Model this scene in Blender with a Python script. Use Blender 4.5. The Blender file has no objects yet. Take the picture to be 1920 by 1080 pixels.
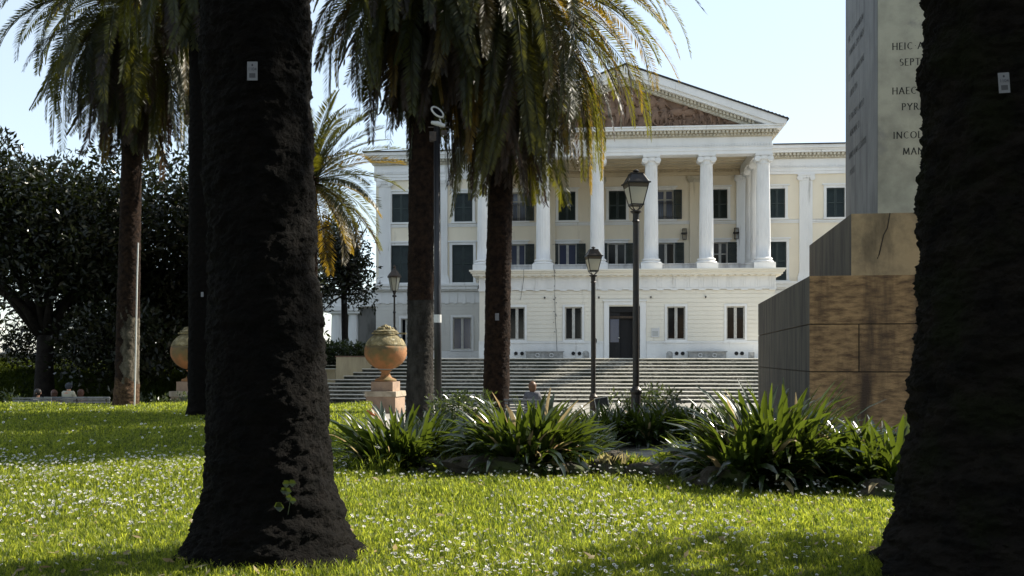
import bpy, math, random
import numpy as np
from mathutils import Vector, Matrix
R = math.radians
rnd = random.Random(7)
rng = np.random.default_rng(11)
C = bpy.context.scene.collection
sc = bpy.context.scene
# ------------------------------------------------------------------ camera, sky, sun, exposure
F = 1867.0; HZ = 670.0; EYE = 1.6
cam = bpy.data.cameras.new('camera'); cam.lens = 35.0; cam.sensor_width = 36.0
cam.shift_y = 130.0/1920.0; cam.clip_start = 0.05; cam.clip_end = 6000
camo = bpy.data.objects.new('camera', cam); C.objects.link(camo)
camo.location = (0, 0, EYE); camo.rotation_euler = (R(90), 0, 0)
sc.camera = camo
SUN_AZ = R(61); SUN_EL = R(39)          # azimuth clockwise from +Y (view direction) towards +X
w = bpy.data.worlds.new("World"); sc.world = w; w.use_nodes = True
nt = w.node_tree; bg = nt.nodes['Background']
sky = nt.nodes.new('ShaderNodeTexSky'); sky.sky_type = 'NISHITA'; sky.sun_disc = False
sky.sun_elevation = SUN_EL; sky.sun_rotation = SUN_AZ; sky.air_density = 1.0; sky.dust_density = 0.3; sky.ozone_density = 1.0
mxs = nt.nodes.new('ShaderNodeMix'); mxs.data_type = 'RGBA'; mxs.inputs[0].default_value = .5     # thin high haze over the whole sky
nt.links.new(sky.outputs[0], mxs.inputs[6]); mxs.inputs[7].default_value = (4.5, 5.0, 5.3, 1)
nt.links.new(mxs.outputs[2], bg.inputs['Color']); bg.inputs['Strength'].default_value = 0.105
sd = bpy.data.lights.new('sun', 'SUN'); sd.energy = 5.0; sd.angle = R(0.5); sd.color = (1.0, 0.93, 0.80)
so = bpy.data.objects.new('sun', sd); C.objects.link(so)
tosun = Vector((math.sin(SUN_AZ)*math.cos(SUN_EL), math.cos(SUN_AZ)*math.cos(SUN_EL), math.sin(SUN_EL)))
so.rotation_euler = tosun.to_track_quat('Z', 'Y').to_euler()
sc.view_settings.view_transform = 'Standard'; sc.view_settings.look = 'None'
sc.view_settings.exposure = 1.12; sc.view_settings.gamma = 1.0; sc.view_settings.use_curve_mapping = False
sc.cycles.use_denoising = True
sc.cycles.max_bounces = 8; sc.cycles.transparent_max_bounces = 8
sc.cycles.sample_clamp_indirect = 6

def P(px, py, d): return Vector(((px-960)*d/F, d, EYE+(HZ-py)*d/F))
def PX(px, d): return (px-960)*d/F
def PZ(py, d): return EYE+(HZ-py)*d/F

# ------------------------------------------------------------------ materials
def mat(name, col, rough=0.8, col2=None, scale=4.0, stretch=(1, 1, 1), lo=0.4, hi=0.6, bump=0.0, bscale=None, detail=6,
        trans=0.0, spec=0.5, metal=0.0, coat=0.0, tcol=None, col3=None, scale3=1.0, lo3=0.5, hi3=0.65, stretch3=(1, 1, 1)):
    m = bpy.data.materials.new(name); m.use_nodes = True
    t = m.node_tree; b = t.nodes['Principled BSDF']; out = t.nodes['Material Output']
    b.inputs['Roughness'].default_value = rough; b.inputs['Metallic'].default_value = metal
    b.inputs['Specular IOR Level'].default_value = spec
    b.inputs['Base Color'].default_value = (*col, 1)
    tc = t.nodes.new('ShaderNodeTexCoord')
    def noise(sc_, st, det):
        mp = t.nodes.new('ShaderNodeMapping'); mp.inputs['Scale'].default_value = st
        t.links.new(tc.outputs['Object'], mp.inputs['Vector'])
        n = t.nodes.new('ShaderNodeTexNoise'); n.inputs['Scale'].default_value = sc_; n.inputs['Detail'].default_value = det
        n.inputs['Roughness'].default_value = 0.62
        t.links.new(mp.outputs[0], n.inputs['Vector']); return n
    last = None
    if col2 is not None:
        n = noise(scale, stretch, detail)
        r = t.nodes.new('ShaderNodeValToRGB'); r.color_ramp.elements[0].position = lo; r.color_ramp.elements[1].position = hi
        r.color_ramp.elements[0].color = (*col, 1); r.color_ramp.elements[1].color = (*col2, 1)
        t.links.new(n.outputs['Fac'], r.inputs['Fac']); last = r.outputs['Color']
    if col3 is not None:
        n3 = noise(scale3, stretch3, 5)
        r3 = t.nodes.new('ShaderNodeValToRGB'); r3.color_ramp.elements[0].position = lo3; r3.color_ramp.elements[1].position = hi3
        r3.color_ramp.elements[0].color = (0, 0, 0, 1); r3.color_ramp.elements[1].color = (1, 1, 1, 1)
        t.links.new(n3.outputs['Fac'], r3.inputs['Fac'])
        mx = t.nodes.new('ShaderNodeMix'); mx.data_type = 'RGBA'
        t.links.new(r3.outputs['Color'], mx.inputs[0])
        if last: t.links.new(last, mx.inputs[6])
        else: mx.inputs[6].default_value = (*col, 1)
        mx.inputs[7].default_value = (*col3, 1); last = mx.outputs[2]
    if last: t.links.new(last, b.inputs['Base Color'])
    if bump:
        nb = noise(bscale or scale*3, stretch, 8)
        bp = t.nodes.new('ShaderNodeBump'); bp.inputs['Strength'].default_value = bump; bp.inputs['Distance'].default_value = 0.05
        t.links.new(nb.outputs['Fac'], bp.inputs['Height']); t.links.new(bp.outputs[0], b.inputs['Normal'])
    if trans:
        tr = t.nodes.new('ShaderNodeBsdfTranslucent')
        tc_ = tcol or tuple(min(1, c*1.6) for c in col)
        if last and tcol is None:
            hs = t.nodes.new('ShaderNodeHueSaturation'); hs.inputs['Value'].default_value = 2.6
            t.links.new(last, hs.inputs['Color']); t.links.new(hs.outputs[0], tr.inputs['Color'])
        else: tr.inputs['Color'].default_value = (*tc_, 1)
        ms = t.nodes.new('ShaderNodeMixShader'); ms.inputs[0].default_value = trans
        t.links.new(b.outputs[0], ms.inputs[1]); t.links.new(tr.outputs[0], ms.inputs[2]); t.links.new(ms.outputs[0], out.inputs['Surface'])
    return m
M = {}
M['white'] = mat('white_painted_stucco', (.80, .80, .79), .8, (.68, .68, .67), .8, (1, 1, .35), .45, .75, .1, 8, col3=(.36, .35, .33), scale3=1.3, lo3=.62, hi3=.8, stretch3=(2.5, 2.5, .25))
M['column'] = mat('weathered_white_stucco', (.82, .81, .79), .8, (.70, .69, .67), 1.2, (1.5, 1.5, .4), .42, .7, .15, 9, col3=(.40, .38, .34), scale3=1.5, lo3=.6, hi3=.85, stretch3=(3, 3, .35))
M['cream'] = mat('cream_stucco', (.81, .735, .59), .85, (.74, .67, .54), .7, (1, 1, .5), .4, .7, .08, 10, col3=(.42, .37, .29), scale3=.9, lo3=.62, hi3=.85, stretch3=(2, 2, .4))
M['creamlow'] = mat('pale_cream_stucco', (.80, .765, .675), .85, (.74, .705, .62), .5, (1, 1, .6), .4, .7, .08, 10, col3=(.45, .42, .36), scale3=1.1, lo3=.64, hi3=.85, stretch3=(2, 2, .4))
M['greylow'] = mat('grey_cream_stucco', (.68, .665, .62), .85, (.60, .59, .555), .6, (1, 1, .6), .4, .7, .08, 10, col3=(.38, .36, .33), scale3=1.1, lo3=.64, hi3=.85, stretch3=(2, 2, .4))
M['ceiling'] = mat('portico_ceiling', (.70, .60, .43), .9, (.62, .53, .38), .8)
M['dent'] = mat('old_cornice_stone', (.62, .58, .48), .9, (.40, .37, .30), 3, lo=.4, hi=.7)
M['terra'] = mat('terracotta_relief', (.24, .15, .10), .85, (.15, .095, .065), 2, lo=.4, hi=.65, bump=.3, bscale=12)
M['shutter'] = mat('dark_green_shutter', (.018, .032, .030), .5, (.012, .022, .022), 3)
M['glass'] = mat('window_glass', (.006, .007, .009), .08, spec=.28)
M['glassb'] = mat('sky_tinted_glass', (.05, .06, .11), .12, spec=.9)  # blue of the reflected sky is put into the base colour
M['dark'] = mat('dark_interior', (.008, .008, .009), .8)
M['winframe'] = mat('window_joinery', (.50, .49, .46), .6, (.42, .41, .38), 5)
M['gutter'] = mat('dark_gutter', (.02, .02, .022), .6)
M['roof'] = mat('roof_tiles', (.13, .085, .06), .9, (.08, .06, .05), 4)
M['parapet'] = mat('stained_parapet', (.50, .50, .50), .9, (.22, .22, .23), 2.2, (1, 1, .3), .45, .7)
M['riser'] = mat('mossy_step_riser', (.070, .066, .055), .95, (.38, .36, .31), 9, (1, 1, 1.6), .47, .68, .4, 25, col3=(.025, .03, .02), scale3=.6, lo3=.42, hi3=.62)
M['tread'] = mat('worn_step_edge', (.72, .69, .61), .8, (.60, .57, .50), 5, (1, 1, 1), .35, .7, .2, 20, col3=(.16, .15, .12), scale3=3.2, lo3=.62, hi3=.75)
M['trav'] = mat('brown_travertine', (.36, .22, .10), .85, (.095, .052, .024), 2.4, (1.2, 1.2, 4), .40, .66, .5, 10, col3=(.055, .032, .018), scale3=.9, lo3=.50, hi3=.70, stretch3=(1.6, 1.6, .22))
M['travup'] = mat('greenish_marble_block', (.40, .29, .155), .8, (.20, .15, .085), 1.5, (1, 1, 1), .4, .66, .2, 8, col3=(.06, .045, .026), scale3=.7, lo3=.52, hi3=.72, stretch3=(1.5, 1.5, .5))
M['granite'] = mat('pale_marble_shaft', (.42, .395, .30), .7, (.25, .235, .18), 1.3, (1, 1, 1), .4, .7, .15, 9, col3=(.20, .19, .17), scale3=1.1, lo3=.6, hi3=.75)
M['granside'] = mat('shaded_marble_side', (.20, .20, .195), .7, (.12, .12, .118), 1.1, (1, 1, .5), .4, .7, .15, 9, col3=(.06, .06, .06), scale3=1.3, lo3=.55, hi3=.75, stretch3=(2.5, 2.5, .2))  # darker marble for the left face: its shade is put into the colour
M['travside'] = mat('shaded_streaked_travertine_side', (.105, .090, .066), .9, (.040, .034, .026), 1.5, (2, 2, .3), .4, .65, .4, 10, col3=(.10, .095, .08), scale3=1.5, lo3=.60, hi3=.78, stretch3=(4, 4, .25))  # shade of the left faces put into the colour, with vertical streaks
M['letter'] = mat('carved_letter_paint', (.02, .018, .015), .8)
M['mortar'] = mat('dark_joint', (.04, .03, .02), .95)
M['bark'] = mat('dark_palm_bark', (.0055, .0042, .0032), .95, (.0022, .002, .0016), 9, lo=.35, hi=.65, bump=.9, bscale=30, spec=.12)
M['bark2'] = mat('brown_palm_bark', (.034, .020, .013), .95, (.009, .006, .005), 7, lo=.35, hi=.65, bump=.8, bscale=25, spec=.12)
M['barkbare'] = mat('sunlit_bare_palm_wood', (.15, .13, .10), .95, (.03, .026, .02), 5, (1, 1, .5), .35, .65, .8, 18, spec=.12)  # bare wood, with sunlight put into its paler colour
M['barkdull'] = mat('dull_grey_palm_wood', (.050, .046, .040), .95, (.018, .016, .014), 5, (1, 1, .5), .35, .65, .8, 18, spec=.12)
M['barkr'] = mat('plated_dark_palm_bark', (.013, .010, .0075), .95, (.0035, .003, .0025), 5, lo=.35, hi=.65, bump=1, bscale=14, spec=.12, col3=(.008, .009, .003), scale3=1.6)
M['root'] = mat('palm_root_mat', (.12, .075, .045), .95, (.05, .03, .02), 12, bump=1, bscale=30, spec=.12)
M['magbark'] = mat('magnolia_bark', (.020, .017, .014), .9, (.010, .008, .007), 6, bump=.5, spec=.12)
M['frond'] = mat('palm_leaflets', (.020, .028, .010), .38, (.012, .018, .008), 1.2, lo=.4, hi=.6, trans=.36, spec=.28, tcol=(.20, .19, .012))
M['frondy'] = mat('yellowing_palm_leaflets', (.09, .065, .018), .45, (.045, .040, .014), 1.0, lo=.4, hi=.6, trans=.42, tcol=(.34, .22, .02))
M['frondd'] = mat('dry_palm_leaflets', (.032, .022, .014), .6, (.014, .011, .009), 1.3, lo=.4, hi=.6, trans=.22, tcol=(.12, .06, .02))
M['maglf'] = mat('magnolia_leaves', (.009, .013, .006), .25, (.014, .015, .007), .9, lo=.4, hi=.6, trans=.08, spec=.25, tcol=(.06, .08, .01))
M['hedge'] = mat('hedge_leaves', (.016, .028, .009), .32, (.026, .036, .012), .9, trans=.2, spec=.7, tcol=(.13, .18, .02))
M['strap'] = mat('strap_leaves', (.015, .029, .008), .24, (.009, .019, .006), 2.0, lo=.4, hi=.6, trans=.22, spec=.8, tcol=(.17, .23, .02))
M['strapd'] = mat('dry_strap_leaves', (.30, .24, .12), .7, (.18, .12, .06), 2.0, trans=.3)
M['soil'] = mat('leaf_litter_soil', (.012, .009, .006), .95, (.022, .017, .011), 5, bump=.6, bscale=14, col3=(.012, .018, .006), scale3=.8, lo3=.45, hi3=.6)
M['lawn'] = mat('lawn_earth', (.030, .045, .006), .95, (.055, .075, .008), 3, bump=.5, bscale=30)
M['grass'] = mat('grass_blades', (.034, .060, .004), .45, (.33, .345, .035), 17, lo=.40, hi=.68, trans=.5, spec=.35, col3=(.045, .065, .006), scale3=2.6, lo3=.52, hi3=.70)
M['hillgrass'] = mat('shade_darkened_grass_blades', (.009, .016, .003), .6, (.018, .028, .004), .9, lo=.35, hi=.65, trans=.4, spec=.1, tcol=(.07, .09, .006))  # tree shade on the bank is put into this darker blade colour
M['path'] = mat('gravel_path', (.30, .285, .25), .95, (.22, .21, .185), 12, bump=.4, bscale=60, col3=(.06, .055, .04), scale3=.5, lo3=.5, hi3=.65)
M['far'] = mat('far_ground', (.10, .095, .07), .95, (.06, .07, .03), .2)
M['iron'] = mat('dark_cast_iron', (.016, .015, .015), .42, (.03, .022, .016), 8, metal=.3)
M['ironbrown'] = mat('brown_cast_iron', (.06, .040, .026), .5, (.03, .022, .016), 8, metal=.2)
M['lampglass'] = mat('frosted_lamp_glass', (.55, .54, .46), .35, trans=.45, tcol=(.7, .68, .58))
M['lampinner'] = mat('lamp_reflector_band', (.10, .075, .045), .6)
M['pole'] = mat('black_pole_paint', (.010, .010, .012), .4)
M['steel'] = mat('white_device_casing', (.62, .62, .60), .4)
M['terrapot'] = mat('terracotta_urn', (.33, .145, .055), .85, (.21, .10, .035), 1.6, lo=.4, hi=.65, bump=.25, bscale=14, col3=(.16, .115, .045), scale3=1.7, lo3=.46, hi3=.62)
M['urntop'] = mat('lichened_urn_shoulder', (.30, .24, .12), .9, (.12, .10, .05), 5, lo=.38, hi=.62, bump=.5, bscale=16, col3=(.42, .38, .26), scale3=6, lo3=.55, hi3=.7)
def stained_pot():
    m = M['terrapot']; t = m.node_tree; b = t.nodes['Principled BSDF']; old = b.inputs['Base Color'].links[0].from_socket
    tc = t.nodes.new('ShaderNodeTexCoord'); sp = t.nodes.new('ShaderNodeSeparateXYZ'); t.links.new(tc.outputs['Object'], sp.inputs[0])
    n = t.nodes.new('ShaderNodeTexNoise'); n.inputs['Scale'].default_value = 2.6; n.inputs['Detail'].default_value = 9; n.inputs['Roughness'].default_value = .7; t.links.new(tc.outputs['Object'], n.inputs['Vector'])
    md = t.nodes.new('ShaderNodeMath'); md.operation = 'MULTIPLY_ADD'; md.inputs[1].default_value = 1.5; t.links.new(n.outputs['Fac'], md.inputs[0]); t.links.new(sp.outputs['Z'], md.inputs[2])
    r = t.nodes.new('ShaderNodeMapRange'); r.inputs['From Min'].default_value = 1.90; r.inputs['From Max'].default_value = 2.12; t.links.new(md.outputs[0], r.inputs['Value'])
    mx = t.nodes.new('ShaderNodeMix'); mx.data_type = 'RGBA'; t.links.new(r.outputs[0], mx.inputs[0]); t.links.new(old, mx.inputs[6]); mx.inputs[7].default_value = (.11, .085, .040, 1); t.links.new(mx.outputs[2], b.inputs['Base Color'])
stained_pot()
M['pedestal'] = mat('pink_stone_pedestal', (.34, .235, .165), .85, (.24, .165, .12), 2.2, lo=.4, hi=.65, bump=.3)
M['pedtop'] = mat('pale_pedestal_moulding', (.42, .35, .27), .85, (.28, .23, .17), 3, lo=.4, hi=.65, bump=.3)
M['tan'] = mat('tan_plaster_wall', (.40, .34, .22), .9, (.30, .25, .16), 1.6, (1.5, 1.5, .4), .4, .65, .2, 12, col3=(.18, .15, .10), scale3=1.2, lo3=.6, hi3=.75, stretch3=(2, 2, .3))
M['coping'] = mat('brown_coping', (.16, .10, .07), .9)
M['concrete'] = mat('old_concrete_wall', (.16, .155, .145), .95, (.09, .088, .08), 1.5, (1, 1, .4), bump=.3)
M['stone'] = mat('grey_trough_stone', (.36, .36, .35), .9, (.24, .24, .235), 4, bump=.3)
M['rock'] = mat('mossy_rock', (.045, .036, .025), .95, (.018, .015, .010), 5, lo=.4, hi=.62, bump=.8, bscale=14, col3=(.05, .065, .015), scale3=2.2, lo3=.5, hi3=.62)
M['straw'] = mat('dry_grass', (.33, .27, .12), .7, (.20, .18, .06), 3, trans=.3)
M['bench'] = mat('painted_bench_slats', (.20, .21, .22), .5, (.12, .13, .14), 6)
M['benchiron'] = mat('bench_iron', (.02, .02, .022), .5)
M['skin'] = mat('skin', (.50, .27, .18), .55)
M['hair'] = mat('auburn_hair', (.08, .028, .014), .5); M['hairl'] = mat('light_brown_hair', (.12, .055, .025), .5); M['hairdk'] = mat('dark_hair', (.02, .014, .012), .5)
M['beanie'] = mat('dark_knit_beanie', (.035, .04, .055), .9)
M['coatw'] = mat('cream_fleece', (.42, .40, .31), .9); M['coatd'] = mat('dark_jacket', (.03, .032, .04), .8); M['coatr'] = mat('maroon_coat', (.10, .03, .025), .8)
M['jeans'] = mat('grey_trousers', (.22, .22, .23), .85); M['jeansd'] = mat('dark_trousers', (.03, .03, .035), .85); M['scarf'] = mat('grey_patterned_top', (.14, .14, .15), .9, (.08, .08, .1), 40)
M['petal'] = mat('daisy_petals', (.80, .80, .78), .6, trans=.35, tcol=(.85, .85, .80)); M['petaly'] = mat('daisy_heart', (.14, .085, .008), .7)
M['stem'] = mat('daisy_stem', (.08, .13, .03), .6)
M['tag'] = mat('white_plastic_tag', (.17, .17, .185), .5); M['ink'] = mat('tag_ink', (.02, .02, .03), .6); M['taggrey'] = mat('tag_grey_field', (.05, .05, .055), .6)
M['plaque'] = mat('white_plaque', (.60, .60, .60), .5); M['inkg'] = mat('plaque_lettering', (.28, .30, .28), .6)
M['orange'] = mat('orange_withered_leaf', (.55, .16, .04), .6)

# ------------------------------------------------------------------ mesh builder
class MB:
    def __init__(s): s.v = []; s.f = []; s.m = []; s.cm = 0
    def add(s, vs, fs, m=None):
        b = len(s.v); s.v.extend([tuple(v) for v in vs]); s.f.extend([tuple(b+i for i in f) for f in fs]); s.m.extend([s.cm if m is None else m]*len(fs)); return s
    def box(s, x0, x1, y0, y1, z0, z1, m=None):
        v = [(x0, y0, z0), (x1, y0, z0), (x1, y1, z0), (x0, y1, z0), (x0, y0, z1), (x1, y0, z1), (x1, y1, z1), (x0, y1, z1)]
        return s.add(v, [(0, 3, 2, 1), (4, 5, 6, 7), (0, 1, 5, 4), (1, 2, 6, 5), (2, 3, 7, 6), (3, 0, 4, 7)], m)
    def prism_xz(s, poly, y0, y1, m=None):   # poly counter-clockwise in (x,z)
        n = len(poly); v = [(x, y0, z) for x, z in poly]+[(x, y1, z) for x, z in poly]
        return s.add(v, [tuple(range(n)), tuple(range(2*n-1, n-1, -1))]+[(i, n+i, n+(i+1) % n, (i+1) % n) for i in range(n)], m)
    def prism_xy(s, poly, z0, z1, m=None):
        n = len(poly); v = [(x, y, z0) for x, y in poly]+[(x, y, z1) for x, y in poly]
        return s.add(v, [tuple(range(n-1, -1, -1)), tuple(range(n, 2*n))]+[(i, (i+1) % n, n+(i+1) % n, n+i) for i in range(n)], m)
    def lathe(s, prof, c=(0, 0, 0), n=24, m=None, flute=0, fd=.1, sq=False):
        vs = []
        for r, z in prof:
            for k in range(n):
                a = 2*math.pi*(k+(.5 if sq else 0))/n; rr = r
                if flute: rr = r*(1-fd*abs(math.sin(a*flute/2))**.6 if False else 1-fd*(1-abs(math.cos(a*flute/2))**3))
                vs.append((c[0]+rr*math.cos(a), c[1]+rr*math.sin(a), c[2]+z))
        fs = []
        for j in range(len(prof)-1):
            for k in range(n): fs.append((j*n+k, j*n+(k+1) % n, (j+1)*n+(k+1) % n, (j+1)*n+k))
        fs.append(tuple(range(n-1, -1, -1))); fs.append(tuple((len(prof)-1)*n+k for k in range(n)))
        return s.add(vs, fs, m)
    def tube(s, pts, rad, n=8, m=None):
        pts = [Vector(p) for p in pts]; vs = []; L = len(pts)
        if not hasattr(rad, '__len__'): rad = [rad]*L
        for i, p in enumerate(pts):
            d = (pts[min(i+1, L-1)]-pts[max(i-1, 0)]).normalized()
            u = d.cross(Vector((0, 0, 1)) if abs(d.z) < .95 else Vector((1, 0, 0))).normalized(); v = d.cross(u)
            for k in range(n):
                a = 2*math.pi*k/n; vs.append(p+(u*math.cos(a)+v*math.sin(a))*rad[i])
        fs = [(j*n+k, j*n+(k+1) % n, (j+1)*n+(k+1) % n, (j+1)*n+k) for j in range(L-1) for k in range(n)]
        fs.append(tuple(range(n-1, -1, -1))); fs.append(tuple((L-1)*n+k for k in range(n)))
        return s.add(vs, fs, m)
    def cyl_y(s, c, r, y0, y1, n=16, m=None):
        vs = [(c[0]+r*math.cos(2*math.pi*k/n), y, c[1]+r*math.sin(2*math.pi*k/n)) for y in (y0, y1) for k in range(n)]
        return s.add(vs, [tuple(range(n)), tuple(range(2*n-1, n-1, -1))]+[(k, n+k, n+(k+1) % n, (k+1) % n) for k in range(n)], m)
    def ell(s, c, r, nu=10, nv=7, rot=None, m=None):
        vs = []; 
        for j in range(nv+1):
            t = math.pi*j/nv
            for k in range(nu):
                a = 2*math.pi*k/nu; p = Vector((r[0]*math.sin(t)*math.cos(a), r[1]*math.sin(t)*math.sin(a), r[2]*math.cos(t)))
                if rot is not None: p = rot @ p
                vs.append((c[0]+p.x, c[1]+p.y, c[2]+p.z))
        return s.add(vs, [(j*nu+k, (j+1)*nu+k, (j+1)*nu+(k+1) % nu, j*nu+(k+1) % nu) for j in range(nv) for k in range(nu)], m)
    def build(s, name, mats, parent=None, smooth=False, loc=None, rotz=0):
        me = bpy.data.meshes.new(name); me.from_pydata(s.v, [], s.f)
        if not isinstance(mats, (list, tuple)): mats = [mats]
        for x in mats: me.materials.append(x)
        if len(mats) > 1: me.polygons.foreach_set('material_index', s.m)
        if smooth: me.polygons.foreach_set('use_smooth', [True]*len(me.polygons))
        me.update(); me.validate()
        return link(name, me, parent, loc, rotz)
def link(name, me, parent=None, loc=None, rotz=0):
    o = bpy.data.objects.new(name, me); C.objects.link(o)
    if parent: o.parent = parent
    if loc is not None: o.location = loc
    if rotz: o.rotation_euler = (0, 0, rotz)
    return o
def npmesh(name, V, Fc, mats, parent=None, mi=None, loc=None, smooth=False):
    """V (n,3), Fc (m,k) all faces of k corners"""
    me = bpy.data.meshes.new(name); V = np.asarray(V, dtype=np.float32); Fc = np.asarray(Fc, dtype=np.int32)
    me.vertices.add(len(V)); me.vertices.foreach_set('co', V.ravel())
    k = Fc.shape[1]; me.loops.add(Fc.size); me.loops.foreach_set('vertex_index', Fc.ravel())
    me.polygons.add(len(Fc)); me.polygons.foreach_set('loop_start', np.arange(len(Fc), dtype=np.int32)*k)
    for x in (mats if isinstance(mats, (list, tuple)) else [mats]): me.materials.append(x)
    if mi is not None: me.polygons.foreach_set('material_index', np.asarray(mi, dtype=np.int32))
    if smooth: me.polygons.foreach_set('use_smooth', np.ones(len(Fc), dtype=bool))
    me.update(calc_edges=True); return link(name, me, parent, loc)
def tag(o, label=None, cat=None, group=None, kind=None):
    if label: o['label'] = label
    if cat: o['category'] = cat
    if group: o['group'] = group
    if kind: o['kind'] = kind
    return o
def thing(name, label, cat, loc=(0, 0, 0), rotz=0, group=None):
    o = bpy.data.objects.new(name, None); C.objects.link(o); o.location = loc; o.rotation_euler = (0, 0, rotz)
    o.empty_display_size = .2
    return tag(o, label, cat, group)
def dup(root, loc, rotz=None, label=None, scale=None):
    r = root.copy(); C.objects.link(r); r.location = loc
    if rotz is not None: r.rotation_euler = (0, 0, rotz)
    if label: r['label'] = label
    if scale: r.scale = (scale,)*3
    for ch in list(root.children):
        c = ch.copy(); C.objects.link(c); c.parent = r
        for g in ch.children:
            d = g.copy(); C.objects.link(d); d.parent = c
    return r

# ------------------------------------------------------------------ terrain
def sm(a, b, x):
    t = np.clip((x-a)/(b-a), 0, 1); return t*t*(3-2*t)
def zg(x, y):
    x = np.asarray(x, float); y = np.asarray(y, float)
    edge = 13.6 - .55*np.clip(x-1, 0, 3) + (34-13.6)*sm(-2.2, -5.4, x - (-.12)*0)          # lawn's far edge
    edge = np.where(x < -2.2, np.maximum(13.6+ (34-13.6)*np.clip((-2.2-x)/2.6, 0, 1), 13.6), 13.6-.55*np.clip(x-1, 0, 4))
    z = -.52*sm(0, 2.0, y-edge)
    z = z - .14*sm(34, 36, y)*(1-sm(-9, -5, x))
    hill = sm(37.5, 52, y)*(1-sm(-13.5, -11.0, x))*2.0
    z = z+hill-.05*sm(40, 47, y)*sm(-11, -9, x)
    z = z + .035*np.sin(x*.9+1.3)*np.sin(y*.7)*(y < 34) + .02*np.sin(x*2.3)*np.sin(y*1.9+.5)
    return z
def Z(x, y): return float(zg(x, y))
def sheet(name, xs, ys, m, mask=None, lift=0):
    X, Y = np.meshgrid(xs, ys); Zz = zg(X, Y)+lift
    V = np.stack([X.ravel(), Y.ravel(), Zz.ravel()], 1); nx, ny = len(xs), len(ys)
    i = np.arange(nx-1)[None, :]+np.arange(ny-1)[:, None]*nx
    q = np.stack([i, i+1, i+nx+1, i+nx], -1).reshape(-1, 4)
    if mask is not None:
        cx = V[q].mean(1); q = q[mask(cx[:, 0], cx[:, 1])]
    return npmesh(name, V, q, m, smooth=True)
xs = np.concatenate([[-2500, -800, -300, -120, -70], np.arange(-45, 45.01, .5), [70, 120, 300, 800, 2500]])
ys = np.concatenate([[-1500, -300, -80, -30], np.arange(-10, 70.01, .5), [90, 140, 300, 900, 3000]])
def lawnedge(x): return np.where(x < -2.2, 13.6+(34-13.6)*np.clip((-2.2-x)/2.6, 0, 1), 13.6-.55*np.clip(x-1, 0, 4))
def is_lawn(x, y): return (y < lawnedge(x)+.6) | ((x < -10.9) & (y > 38.2))
g = sheet('ground', xs, ys, M['path'], lambda x, y: ~is_lawn(x, y) | (abs(x) > 45) | (y > 70) | (y < -10)); tag(g, kind='structure')
g = sheet('lawn', np.arange(-45, 45.01, .5), np.arange(-10, 70.01, .5), M['lawn'], is_lawn); tag(g, kind='structure')
# soil bed below the strap leaved plants
bx_, by_ = np.arange(-4.2, 9.01, .25), np.arange(12.6, 18.01, .25)
g = sheet('planting_bed', bx_, by_, M['soil'], lambda x, y: (y > lawnedge(x)-.15) & ~((x > 1.9) & (x < 3.0) & (y > 16.2)), lift=.012); tag(g, kind='structure')

def blades(name, n, x0, x1, y0, y1, h, wd, keep, seed, matn='grass', pers=True, clump=0):
    r = np.random.default_rng(seed)
    if pers:
        y = y0*(y1/y0)**r.random(n)            # denser nearby
        x = (r.random(n)*2-1)*y*.545
    else: y = y0+(y1-y0)*r.random(n); x = x0+(x1-x0)*r.random(n)
    k = keep(x, y) & (x > x0) & (x < x1); x, y = x[k], y[k]; n = len(x)
    s = np.clip(y/9.0, .8, 3.0); z = zg(x, y)
    cl = .65+.7*(.5+.5*np.sin(x*3.1+2*np.sin(y*1.7))*np.sin(y*2.7+1.5*np.sin(x*2.2)))
    hh = h*(.5+r.random(n)*.9)*cl*np.clip(s, 1, 1.35); ww = wd*(.6+.8*r.random(n))*s
    a = r.random(n)*6.283; la = r.random(n)*6.283; ll = hh*(.15+.75*r.random(n))
    cx, cy = np.cos(a)*ww/2, np.sin(a)*ww/2; lx, ly = np.cos(la)*ll, np.sin(la)*ll
    b = np.stack([x-cx, y-cy, z-.01], 1); c = np.stack([x+cx, y+cy, z-.01], 1)
    m1 = np.stack([x+cx*.8+lx*.4, y+cy*.8+ly*.4, z+hh*.6], 1); m0 = np.stack([x-cx*.8+lx*.4, y-cy*.8+ly*.4, z+hh*.6], 1)
    t = np.stack([x+lx, y+ly, z+hh*(.75+.25*r.random(n))], 1)
    V = np.stack([b, c, m1, m0, t], 1).reshape(-1, 3); i = np.arange(n)*5
    q = np.stack([i, i+1, i+2, i+3], 1); tr = np.stack([i+3, i+2, i+4, i+4], 1)
    # use two quads; second collapses to a triangle by a tiny offset vertex
    V2 = np.concatenate([V.reshape(n, 5, 3), (t+np.stack([cx*.1, cy*.1, np.zeros(n)], 1))[:, None, :]], 1).reshape(-1, 3); i = np.arange(n)*6
    Fq = np.concatenate([np.stack([i, i+1, i+2, i+3], 1), np.stack([i+3, i+2, i+5, i+4], 1)])
    o = npmesh(name, V2, Fq, M[matn]); return tag(o, kind='stuff')
ll_ = lambda x, y: y < lawnedge(x)+.25
o = blades('lawn_grass', 330000, -25, 12, 6.6, 36, .065, .0085, ll_, 3); tag(o, 'short bright green grass covering the lawn', 'grass')
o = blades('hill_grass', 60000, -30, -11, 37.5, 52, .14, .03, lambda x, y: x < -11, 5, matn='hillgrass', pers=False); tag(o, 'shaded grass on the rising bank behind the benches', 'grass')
o = blades('bed_grass', 16000, -4.2, 8, 12.9, 15.2, .16, .012, lambda x, y: (y > lawnedge(x)-.2) & (y < lawnedge(x)+.9) & (np.sin(x*2.6+1)+.4*np.sin(x*7) > .15), 9, pers=False); tag(o, 'tufts of longer grass along the stone edging', 'grass')

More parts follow.
